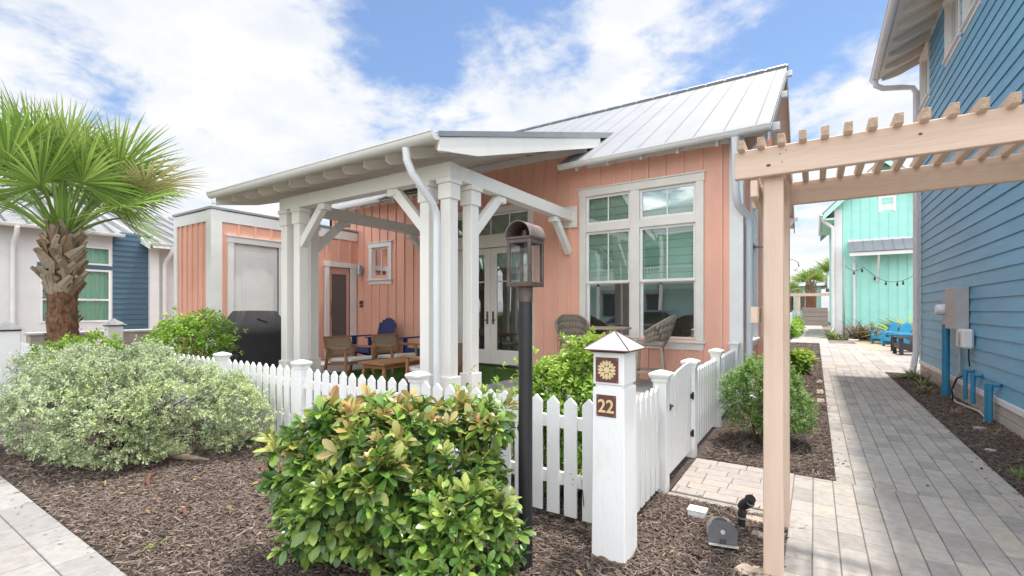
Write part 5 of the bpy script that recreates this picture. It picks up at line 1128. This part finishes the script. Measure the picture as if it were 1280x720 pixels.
# ------------------------------------------------------------------ palms
def frond(t, base, az, el, plen, flen, nseg, droop, dead=.06):
    K = 5; V = []; F = []; ag = []
    pts = []; p = Vector(base); e = el; d0 = Vector((math.cos(az), math.sin(az), 0))
    for k in range(7):
        pts.append(p.copy()); p = p + (d0 * math.cos(e) + Vector((0, 0, math.sin(e)))) * plen / 6; e -= droop * .14
    hub = pts[-1]; ax = (pts[-1] - pts[-2]).normalized(); side = ax.cross(Vector((0, 0, 1))); side = side.normalized() if side.length > .05 else Vector((-math.sin(az), math.cos(az), 0)); up = side.cross(ax).normalized()
    tw = random.uniform(-1.0, 1.0); side, up = side * math.cos(tw) + up * math.sin(tw), up * math.cos(tw) - side * math.sin(tw)
    w0 = .027
    for k, q in enumerate(pts):
        ww = w0 * (1.5 - k / 6 * .9); off = len(V)
        V += [q - side * ww, q + up * ww * .7, q + side * ww, q - up * ww * .4]; ag += [.05] * 4
        if k:
            for j in range(4): F.append((off - 4 + j, off - 4 + (j + 1) % 4, off + (j + 1) % 4, off + j))
    isdead = random.random() < dead
    for i in range(nseg):
        f = i / (nseg - 1) * 2 - 1; th = f * R(112); l = flen * (1 - .28 * abs(f) ** 1.5) * random.uniform(.9, 1.05)
        d = (ax * math.cos(th) + side * math.sin(th)).normalized(); d = (d + up * (.22 + random.uniform(-.08, .08)) - up * .25 * (1 - abs(f))).normalized(); sd = d.cross(up).normalized(); un = sd.cross(d).normalized()
        p = hub.copy(); dd = d.copy(); off = len(V); K = 6; sp = .46
        tip = random.random()
        for k in range(K + 1):
            u = k / K
            wd = (math.sin(R(112) * 2 / nseg) * u * l * .5 * 1.02 if u < sp else .5 * 1.02 * math.sin(R(224) / nseg) * sp * l * (1 - ((u - sp) / (1 - sp)) ** 1.3)) + .0008
            fold = wd * .55
            V += [p - sd * wd, p + un * fold, p + sd * wd]; a_ = (0.05 if not isdead else .85) + (.75 * max(0, (u - .72) / .28) * (tip < .5)); ag += [min(1, a_)] * 3
            if k:
                for j in range(2): F.append((off + 3 * (k - 1) + j, off + 3 * (k - 1) + j + 1, off + 3 * k + j + 1, off + 3 * k + j))
            g = droop * (.04 + .30 * max(0, u - .35) ** 1.2) * (1.6 if isdead else 1) * random.uniform(.6, 1.3)
            dd = (dd + Vector((0, 0, -g))).normalized(); p = p + dd * l / K
        if random.random() < .35:   # thread hanging from the split
            q = hub + d * l * random.uniform(.55, .8); o2 = len(V); e2 = q + Vector((random.uniform(-.12, .12), random.uniform(-.12, .12), random.uniform(-.25, -.02)))
            V += [q, q + Vector((.003, .002, .002)), e2]; ag += [.9] * 3; F.append((o2, o2 + 1, o2 + 2))
    fn = np.array([len(f) for f in F]); np_mesh('frond', np.array([tuple(v) for v in V]), fn, np.array([i for f in F for i in f]), 'leaf_palm', t, np.array(ag), smooth=False)
def palm(label, x, y, zt, rt, rb, nf, plen, flen, nseg, boots=True, group=None, z0=0, seed=3):
    random.seed(seed)
    t = thing('palm_tree', label, 'palm tree', (x, y, z0), group)
    m = MB(); n = 22; zs = np.linspace(z0 - .05, zt, 16); pts = [(x + .02 * math.sin(z * 3), y, z) for z in zs]; m.tube(pts, [rt * (1.12 - .2 * (z - z0) / zt) * (1 + random.uniform(-.03, .03)) for z in zs], n)
    tr = m.build('trunk', 'trunk', t, smooth=True)
    if boots:
        m = MB(); zb0 = zt - 1.05
        for r_ in range(11):
            z = zb0 + r_ * .098; f = r_ / 10; nn = 9; rr_ = rt * (1.0 + .12 * math.sin(f * 3.1)) 
            for k in range(nn):
                a = 2 * math.pi * (k + .5 * (r_ % 2)) / nn + random.uniform(-.12, .12); lean = random.choice((-1, 1)) * random.uniform(.35, .75)
                c = Vector((x + rr_ * .9 * math.cos(a), y + rr_ * .9 * math.sin(a), z)); out = Vector((math.cos(a), math.sin(a), 0)); tg_ = Vector((-math.sin(a), math.cos(a), 0))
                ln_ = random.uniform(.22, .35) * (1 - .2 * f); d = (Vector((0, 0, 1)) * math.cos(lean) + tg_ * math.sin(lean) + out * random.uniform(.20, .46)).normalized()
                sd = d.cross(out).normalized(); w0, w1 = random.uniform(.065, .09), random.uniform(.026, .042); nrm_ = sd.cross(d); nrm_ = nrm_ if nrm_.dot(out) > 0 else -nrm_
                e = c + d * ln_; th = .022
                vs = [c - sd * w0, c + nrm_ * th, c + sd * w0, c - nrm_ * th, e - sd * w1, e + nrm_ * th * 1.1, e + sd * w1, e - nrm_ * th]
                m.add(vs, [(0, 1, 5, 4), (1, 2, 6, 5), (2, 3, 7, 6), (3, 0, 4, 7), (4, 5, 6, 7), (3, 2, 1, 0)])
        m.build('leaf_bases', 'boot', tr)
        nk = 300; a_ = RNG.uniform(0, 6.283, nk); z_ = RNG.uniform(z0, zb0 + .1, nk); O_ = np.stack([np.cos(a_), np.sin(a_), np.zeros(nk)], 1); P_ = np.stack([x + 0 * a_, y + 0 * a_, z_], 1) + O_ * rt * 1.02
        tag(leaves('bark_fibre', 'fibre', tr, P_, O_ * .16 + np.array([0, 0, 1.]) + RNG.normal(0, .35, (nk, 3)), RNG.uniform(.05, .14, nk) * rt / .2, RNG.uniform(.015, .05, nk) * rt / .2, curl=-.1, fine=False, up=O_), kind='stuff')
    for k in range(nf):
        f = k / nf; az = k * 2.39996 + random.uniform(-.25, .25); el = 1.5 - .88 * f ** .95 + random.uniform(-.12, .12)
        frond(t, (x + rt * .5 * math.cos(az), y + rt * .5 * math.sin(az), zt - .02 - .12 * f), az, el, plen * random.uniform(.75, 1.1) * (.8 + .2 * f), flen * random.uniform(.9, 1.08), nseg, .26 + .30 * f)
    random.seed(21)
    return t
palm('large fan palm with a criss cross booted trunk left of the pink shed', -10.5, 2.47, 2.82, .19, .2, 31, 1.40, 1.13, 54)
palm('distant fan palm behind the wooden planter at the end of the path', -.35, 56, 4.1, .42, .4, 20, .9, 1.1, 22, boots=True, group='distant palms at the end of the path', seed=5)
palm('distant fan palm half hidden behind the mint house corner', 1.75, 58, 5.0, .4, .4, 18, 1.1, 1.5, 20, boots=False, group='distant palms at the end of the path', seed=8)
palm('distant low fan palm right behind the beige pergola post', -2.6, 62, 3.4, .35, .3, 14, .8, 1.0, 18, boots=False, group='distant palms at the end of the path', seed=9)
random.seed(31)

# ------------------------------------------------------------------ neighbour house at the left
NXW = -17.0
FN = facade((NXW, 0, 0), (0, 1, 0), (1, 0, 0))
nb = thing('neighbour_house', 'white and navy cottage with pale metal roofs behind the palm', 'house', (-20, 4, 0))
wv = [(3.55, 5.02, 1.15, 2.62), (3.55, 5.02, 2.75, 3.27)]
m = MB(); wall_panels(m, FN, -3, 5.06, 0, 3.75, [(a + .03, b - .03, c + .03, d - .03) for a, b, c, d in wv], .12); m.box(-25, NXW - .12, -3, -2.9, 0, 3.7); m.build('wall', 'offwhite', nb)
m = MB(); z = .9
while z < 3.7:
    zt_ = min(3.75, z + .155); m.prism([FN(5.06, .0, zt_ + .01), FN(5.06, .016, z), FN(5.06, -.02, z), FN(5.06, -.03, zt_)], (0, .98, 0)); z += .155
m.box(NXW - .14, NXW - .031, 5.06, 6.04, 0, 3.75); m.lbox(FN, 3.5, 5.06, .002, .014, 2.63, 2.74); m.build('navy_siding', 'navy', nb)
MB().lbox(FN, 5.03, 6.04, .0, .03, .8, .9).build('sill_band', 'offwhite', nb)
MB().box(NXW - 3, NXW - 2.95, -2, 8, 0, 3.6).build('interior_partition', 'interior', nb)
for a, b, c, d in wv:
    m = MB(); m.lbox(FN, a, a + .05, -.05, .03, c, d).lbox(FN, b - .05, b, -.05, .03, c, d).lbox(FN, a + .05, b - .05, -.05, .03, c, c + .05).lbox(FN, a + .05, b - .05, -.05, .03, d - .05, d)
    if d < 2.7: m.lbox(FN, a + .05, b - .05, -.05, .028, 1.75, 1.80)
    wd = m.build('window', 'white', nb); MB().quad(FN(a + .05, -.02, c + .05), FN(b - .05, -.02, c + .05), FN(b - .05, -.02, d - .05), FN(a + .05, -.02, d - .05)).build('pane', 'glassgreen', wd)
    cv = MB(); u = a + .04
    while u < b - .05: cv.quad(FN(u, -.13, c), FN(u + .05, -.16, c), FN(u + .05, -.16, d), FN(u, -.13, d)); cv.quad(FN(u + .05, -.16, c), FN(u + .1, -.13, c), FN(u + .1, -.13, d), FN(u + .05, -.16, d)); u += .1
    cv.build('curtain', 'curtain', wd)
def rslab(m, x0, z0, x1, z1, y0, y1, sp=.42):
    slab(m, (x0, y0, z0), (x0, y1, z0), (x1, y1, z1), (x1, y0, z1), -.04); a, b, c, d = (x0, y1, z0 + .0), (x0, y0, z0), (x1, y0, z1), (x1, y1, z1)
    slab(m, (x1, y0, z1), (x1, y1, z1), (x0, y1, z0), (x0, y0, z0), .001) if False else None
    t = y0 + .2
    while t < y1: m.prism([(x0, t - .012, z0 + .03), (x0, t + .012, z0 + .03), (x0, t + .012, z0 + .085), (x0, t - .012, z0 + .085)], (x1 - x0, 0, z1 - z0)); t += sp
m = MB(); rslab(m, -16.6, 3.62, -21.5, 5.6, -3.2, 5.18); rslab(m, -26.4, 3.62, -21.5, 5.6, -3.2, 5.18); m.build('roof', 'roof', nb)
m = MB(); rslab(m, -16.35, 3.46, -21.2, 5.05, 5.75, 13); m.build('porch_roof', 'roof', nb)
m = MB(); m.prism([(-16.35, 5.72, 3.28), (-16.35, 5.72, 3.46), (-21.2, 5.72, 5.06), (-21.2, 5.72, 4.88)], (0, .035, 0)); m.build('rake_board', 'white', nb)
m = MB(); gutter(m, (-16.55, -3.2, 3.63), (-16.55, 5.2, 3.63), .065, (1, 0, 0)); gutter(m, (-16.3, 5.72, 3.46), (-16.3, 13, 3.46), .065, (1, 0, 0)); m.build('gutter', 'white', nb)
m = MB(); m.prism([(NXW - .05, 5.78, 3.4), (NXW - .05, 5.78, 3.02), (-18.5, 5.78, 3.45), (-18.5, 5.78, 3.83)], (0, .02, 0)); m.build('porch_beam', 'white', nb)
m = MB(); m.box(NXW - .1, NXW + .12, 5.92, 6.16, 0, 3.38); m.build('porch_column', 'white', nb)
m = MB(); m.tube([(-16.5, 3.05, 3.55), (-16.55, 3.05, 3.4), (-16.85, 3.05, 3.2), (-16.92, 3.05, 3.0), (-16.92, 3.05, .1)], .05, 12); m.build('downspout', 'white', nb, smooth=40); m = MB(); m.tube([(-16.3, 6.3, 3.4), (-16.32, 6.3, 3.25), (-16.75, 6.3, 3.0), (-16.85, 6.3, 2.85), (-16.85, 6.3, .1)], .06, 12); m.build('downspout', 'white', nb, smooth=40)
m = MB(); wall_panels(m, FN, 6.17, 9, 0, 3.4, [(6.6, 7.35, 1.0, 2.5), (6.6, 7.35, 2.62, 3.1)], .1); m.build('porch_wall', 'offwhite', nb)
wd = MB().lbox(FN, 6.58, 6.64, -.03, .03, 1.0, 3.1).lbox(FN, 7.31, 7.37, -.03, .03, 1.0, 3.1).build('window', 'white', nb); m = MB(); m.quad(FN(6.64, -.02, 1), FN(7.31, -.02, 1), FN(7.31, -.02, 2.5), FN(6.64, -.02, 2.5)); m.quad(FN(6.64, -.02, 2.62), FN(7.31, -.02, 2.62), FN(7.31, -.02, 3.1), FN(6.64, -.02, 3.1)); m.build('pane', 'glass', wd)
def capped(x, y, h, label):
    t = thing('number_post', label, 'post', (x, y, 0), 'neighbour posts with pyramid caps'); a = .12
    MB().box(x - a, x + a, y - a, y + a, -.02, h - .16).build('shaft', 'fence', t, bevel=.005); MB().box(x - a - .012, x + a + .012, y - a - .012, y + a + .012, h - .159, h - .135).build('cap_trim', 'capedge', t)
    e = a + .05; m = MB().add([(x - e, y - e, h - .134), (x + e, y - e, h - .134), (x + e, y + e, h - .134), (x - e, y + e, h - .134), (x, y, h)], [(3, 2, 1, 0), (0, 1, 4), (1, 2, 4), (2, 3, 4), (3, 0, 4)]); m.build('cap', 'slate', t)
capped(-10.42, 1.82, 1.33, 'white capped post at the left picture border'); capped(-11.7, 3.5, 1.33, 'white capped post against the low taupe wall right of the palm trunk')
t = thing('low_wall', 'low taupe wall behind the palm trunk', 'wall', (-13.3, 4.0, 0)); MB().box(-13.4, -13.1, 2.6, 5.1, 0, .98).build('wall', 'kerb', t, bevel=.01); MB().box(-13.43, -13.07, 2.57, 5.13, 0.981, 1.04).build('coping', 'slate', t, bevel=.01)
t = thing('picket_fence', 'white neighbour fence just right of the left border post', 'fence', (-11, 2.0, 0), 'white picket fence runs')
m = MB(); x = -10.7
while x > -13: 
    picket(m, (x, 2.3, 0), .09, .02, .05, .9, 'x'); x -= .137
m.build('pickets', 'fence', t); m = MB(); 
for z in (.26, .66): m.box(-13, -10.6, 2.321, 2.358, z, z + .085)
m.build('rail', 'fence', t)

# ------------------------------------------------------------------ mint house and things beyond
TY = 32.0; FT = facade((0, TY, 0), (1, 0, 0), (0, -1, 0))
th = thing('mint_house', 'tall mint green gabled house at the end of the walkway', 'house', (3.1, TY, 0))
pk = (3.11, 9.45); wn = (2.87, 3.61, 6.75, 7.6)
m = MB(); wall_panels(m, FT, .92, 5.3, .55, 7.2, [(wn[0] + .1, wn[1] - .1, wn[2] + .1, wn[3] - .1)], .1); m.prism([(.92, TY, 7.202), (5.3, TY, 7.202), pk[:1] + (TY, pk[1] - .1)], (0, .1, 0))
battens(m, FT, 1.3, 5.3, .55, 0, [(wn[0] - .02, wn[1] + .02, wn[2], wn[3]), (1.6, 5, 4.5, 5.4)], sp=.4, w_=.05, ztop=lambda u: 7.2 + (pk[1] - 7.3) * (1 - abs(u - 3.11) / 2.2)); m.box(.92, 1.02, TY + .1, TY + 12, .5, 7.2).box(5.2, 5.3, TY + .1, TY + 12, .5, 7.2); m.build('wall', 'teal', th)
m = MB(); m.lbox(FT, .90, 1.26, .001, .04, 0, 7.1); m.build('corner_board', 'offwhite', th)
m = MB()
for z in (.0, .19, .38): m.lbox(FT, 1.27, 5.3, -.1, .03, z, z + .175)
m.build('skirt', 'skirt', th)
m = MB(); o_ = .55
for sg in (-1, 1):
    xe = 3.11 + sg * 2.75; ze = 9.6 - 2.75 * 1.0
    slab(m, *( [(xe, TY - o_, ze), (3.11, TY - o_, 9.6), (3.11, TY + 12, 9.6), (xe, TY + 12, ze)] if sg < 0 else [(3.11, TY - o_, 9.6), (xe, TY - o_, ze), (xe, TY + 12, ze), (3.11, TY + 12, 9.6)]), .06)
m.build('roof', 'roof', th)
m = MB(); m.prism([(.36, TY - o_, 6.83), (3.11, TY - o_, 9.58), (5.86, TY - o_, 6.83), (5.86, TY - o_, 6.5), (3.11, TY - o_, 9.25), (.36, TY - o_, 6.5)], (0, .05, 0)); m.box(.36, .9, TY - o_ + .06, TY + 6, 6.5, 6.6); m.build('rake_board', 'palegreen', th)
m = MB(); gutter(m, (.3, TY - o_, 6.85), (.3, TY + 8, 6.85), .1, (-1, 0, 0)); m.tube([(.34, TY - .3, 6.75), (.4, TY - .25, 6.5), (.82, TY - .12, 6.1), (.84, TY - .12, 5.8), (.84, TY - .12, .5), (.7, TY - .5, .15)], .09, 10); m.build('gutter', 'offwhite', th, smooth=40)
wd = window(FT, th, *wn, cas=.12, head=.12, mat='white', apron=.05, sill=False); sash(FT, wd, wn[0] + .12, wn[1] - .12, wn[2], wn[3] - .12, 1, 'shade')
MB().box(1.2, 5.1, TY + 2, TY + 2.1, .6, 7).build('interior_partition', 'interior', th)
m = MB(); rsx0, rsx1 = 1.55, 5.0; slab(m, (rsx0, TY - 1.15, 4.55), (rsx1, TY - 1.15, 4.55), (rsx1, TY - .05, 5.2), (rsx0, TY - .05, 5.2), .05); seams(m, (rsx0, TY - 1.15, 4.6), (rsx1, TY - 1.15, 4.6), (rsx1, TY - .05, 5.25), (rsx0, TY - .05, 5.25), .42); aw = m.build('awning_roof', 'roof', th)
MB().box(rsx0, rsx1, TY - 1.12, TY - 1.06, 4.36, 4.54).box(rsx0 - .02, rsx1, TY - .045, TY - .02, 5.15, 5.36).build('fascia', 'offwhite', aw)
m = MB(); m.tube([(1.75, TY - 1.0, 4.35), (1.8, TY - .1, 4.1), (1.8, TY - .1, .6)], .07, 8); m.bar((2.8, TY - 1.0, 4.4), (2.8, TY - .05, 3.0), .09, .1); m.build('bracket', 'offwhite', aw)
t = thing('string_lights', 'string of dark bulbs hung from a thin pole across the mint wall', 'string lights', (1.39, TY - .9, 0))
MB().tube([(1.32, TY - .9, 0), (1.32, TY - .9, 4.3)], .045, 8).build('pole', 'grey', t, smooth=True)
pts = [];
for q0, q1, sag in (((1.32, 3.9), (2.15, 3.75), .25), ((2.15, 3.75), (4.9, 4.1), 1.0)):
    for k in range(13): u = k / 12; pts.append((q0[0] + (q1[0] - q0[0]) * u, TY - 1.2, q0[1] + (q1[1] - q0[1]) * u - sag * 4 * u * (1 - u)))
MB().tube(pts, .012, 5).build('cord', 'rubber', t)
for k in (6, 11, 15, 17, 19, 20, 22, 24):
    p = pts[k]; MB().lathe([(.03, p[2] - .02), (.035, p[2] - .09), (.055, p[2] - .16), (.02, p[2] - .22)], (p[0], p[1], 0), 8).build('bulb', 'rubber', t, smooth=True)
t = thing('wooden_planter', 'large weathered board planter box closing the end of the path', 'planter', (-.25, 52.5, 0))
m = MB()
for k in range(4): m.box(-1.05, 1.0, 52.3, 52.38, .02 + k * .42, .42 + k * .42)
m.build('board_front', 'lightwood', t, bevel=.01); m = MB().box(-1.05, -.97, 52.38, 54, 0, 1.68).box(.92, 1.0, 52.38, 54, 0, 1.68).box(-.97, .92, 53.9, 54, 0, 1.68); m.build('board_sides', 'lightwood', t); MB().box(-.97, .92, 52.39, 53.89, 1.4, 1.5).build('soil', 'mulch', t)
t = thing('garden_arbor', 'thin beige timber arbor in front of the planter at the end of the path', 'arbor', (0, 51, 0))
for x in (-1.35, 1.55):
    MB().box(x - .12, x + .12, 51, 51.24, 0, 3.0).build('post', 'perg', t)
m = MB().box(-2.2, 2.1, 50.94, 50.99, 2.75, 3.0).box(-2.2, 2.1, 51.25, 51.30, 2.75, 3.0); m.build('beam', 'perg', t)
def farhouse(name, label, x0, x1, y0, y1, h, rh, mat, wins_=()):
    t = thing(name, label, 'house', ((x0 + x1) / 2, y0, 0)); MB().box(x0, x1, y0, y1, 0, h).build('wall', mat, t); xm = (y0 + y1) / 2; m = MB()
    m.prism([(x0 - .5, y0 - .6, h - .1), (x0 - .5, xm, h + rh), (x0 - .5, y1 + .6, h - .1)], (x1 - x0 + 1, 0, 0)); m.build('roof', 'roof', t)
    for a, b, c, d in wins_:
        w_ = MB().box(a, b, y0 - .06, y0 + .02, c, d).build('window', 'white', t); MB().box(a + .1, (a + b) / 2 - .04, y0 - .075, y0 - .062, c + .1, d - .1).box((a + b) / 2 + .04, b - .1, y0 - .075, y0 - .062, c + .1, d - .1).build('pane', 'glassdark', w_)
    return t
farhouse('far_house', 'pale green low house with a metal roof beyond the distant palm', -9, .6, 66, 76, 4.4, 3.2, 'palegreen', [(-3.6, -2.1, 1.3, 3.4), (-1.6, -.4, 1.3, 3.4)])
farhouse('far_house', 'white low house beyond the arbor, left of the mint house', 1.6, 9, 60, 70, 3.8, 2.8, 'offwhite', [(2.3, 2.9, 1.6, 2.6)])
t = thing('plank_fence', 'low white horizontal board fence left of the far path', 'fence', (-1.15, 38, 0)); m = MB()
for k in range(5): m.box(-1.25, -1.2, 26.5, 50, .1 + k * .24, .30 + k * .24)
m.build('boards', 'offwhite', t)
for y in (26.6, 31, 36, 41, 46): MB().box(-1.2, -1.1, y, y + .1, 0, 1.35).build('post', 'offwhite', t)
shrub('leafy_plant', 'green hedge shrub along the white board fence of the far path', 'shrub', [((-.95, 34, .4), (.25, 6, .5))], 260, 7, .22, .5, 'leaf_lime', (-1.0, 34), nst=4, inner=.2)
t = thing('street_lamp', 'dark hooked street lamp seen over the roofs beyond the path', 'street lamp', (-2.1, 58, 0)); m = MB(); m.tube([(-2.9, 58, 0), (-2.9, 58, 6.0), (-2.6, 58, 6.7), (-2.0, 58, 6.9), (-1.5, 58, 6.5), (-1.45, 58, 6.0)], .07, 8); m.build('pole', 'steel', t, smooth=True); MB().lathe([(.5, 5.6), (.12, 5.95), (.08, 6.05)], (-1.45, 58, 0), 12).build('lamp_shade', 'steel', t)

# ------------------------------------------------------------------ the street behind the viewpoint (seen mirrored in the windows)
t = thing('white_house', 'white two storey house with porches on the far side of the street', 'house', (-9, -14, 0))
MB().box(-17, -4, -20, -14, 0, 6.4).build('wall', 'palegreen', t); MB().prism([(-17.6, -20.6, 6.3), (-17.6, -17, 8.8), (-17.6, -13.4, 6.3)], (14.2, 0, 0)).build('roof', 'roof', t)
for x in (-15.5, -12.5, -9.5, -6.5):
    for z in (.9, 4.0): w_ = MB().box(x, x + 1.3, -14.02, -13.95, z, z + 1.7).build('window', 'skirt', t); MB().box(x + .1, x + 1.2, -13.945, -13.93, z + .1, z + 1.6).build('pane', 'carpaint', w_)
m = MB().box(-17, -4, -13.9, -13.4, 3.1, 3.3); m.build('balcony', 'offwhite', t); m = MB(); x = -17
while x < -4: m.box(x, x + .05, -13.5, -13.45, 3.31, 4.2); x += .16
m.box(-17, -4, -13.52, -13.42, 4.21, 4.28); m.build('railing', 'white', t)
for x in (-17, -12.7, -8.4, -4.2): MB().box(x, x + .2, -13.6, -13.4, 0, 6.2).build('post', 'white', t)
t = thing('parked_car', 'dark parked car on the street behind the viewpoint', 'car', (-6, -4.6, 0))
pf = [(-2.2, .35), (2.2, .35), (2.25, .7), (2.1, .95), (1.2, 1.05), (.6, 1.5), (-1.3, 1.52), (-2.0, 1.05), (-2.25, .9)]
MB().prism([(-6 + a, -5.5, b) for a, b in pf], (0, 1.75, 0)).build('body', 'carpaint', t, bevel=.08)
for x in (-7.4, -4.6):
    for y in (-5.52, -3.93): l_ = MB().lathe([(.33, 0), (.33, .2)], (0, 0, 0), 20); MB().add([(x + v[0], y + v[2], .33 + v[1]) for v in l_.v], l_.f).build('wheel', 'rubber', t)
MB().box(-7.1, -5.3, -3.76, -3.74, 1.08, 1.42).build('side_window', 'glassdark', t)
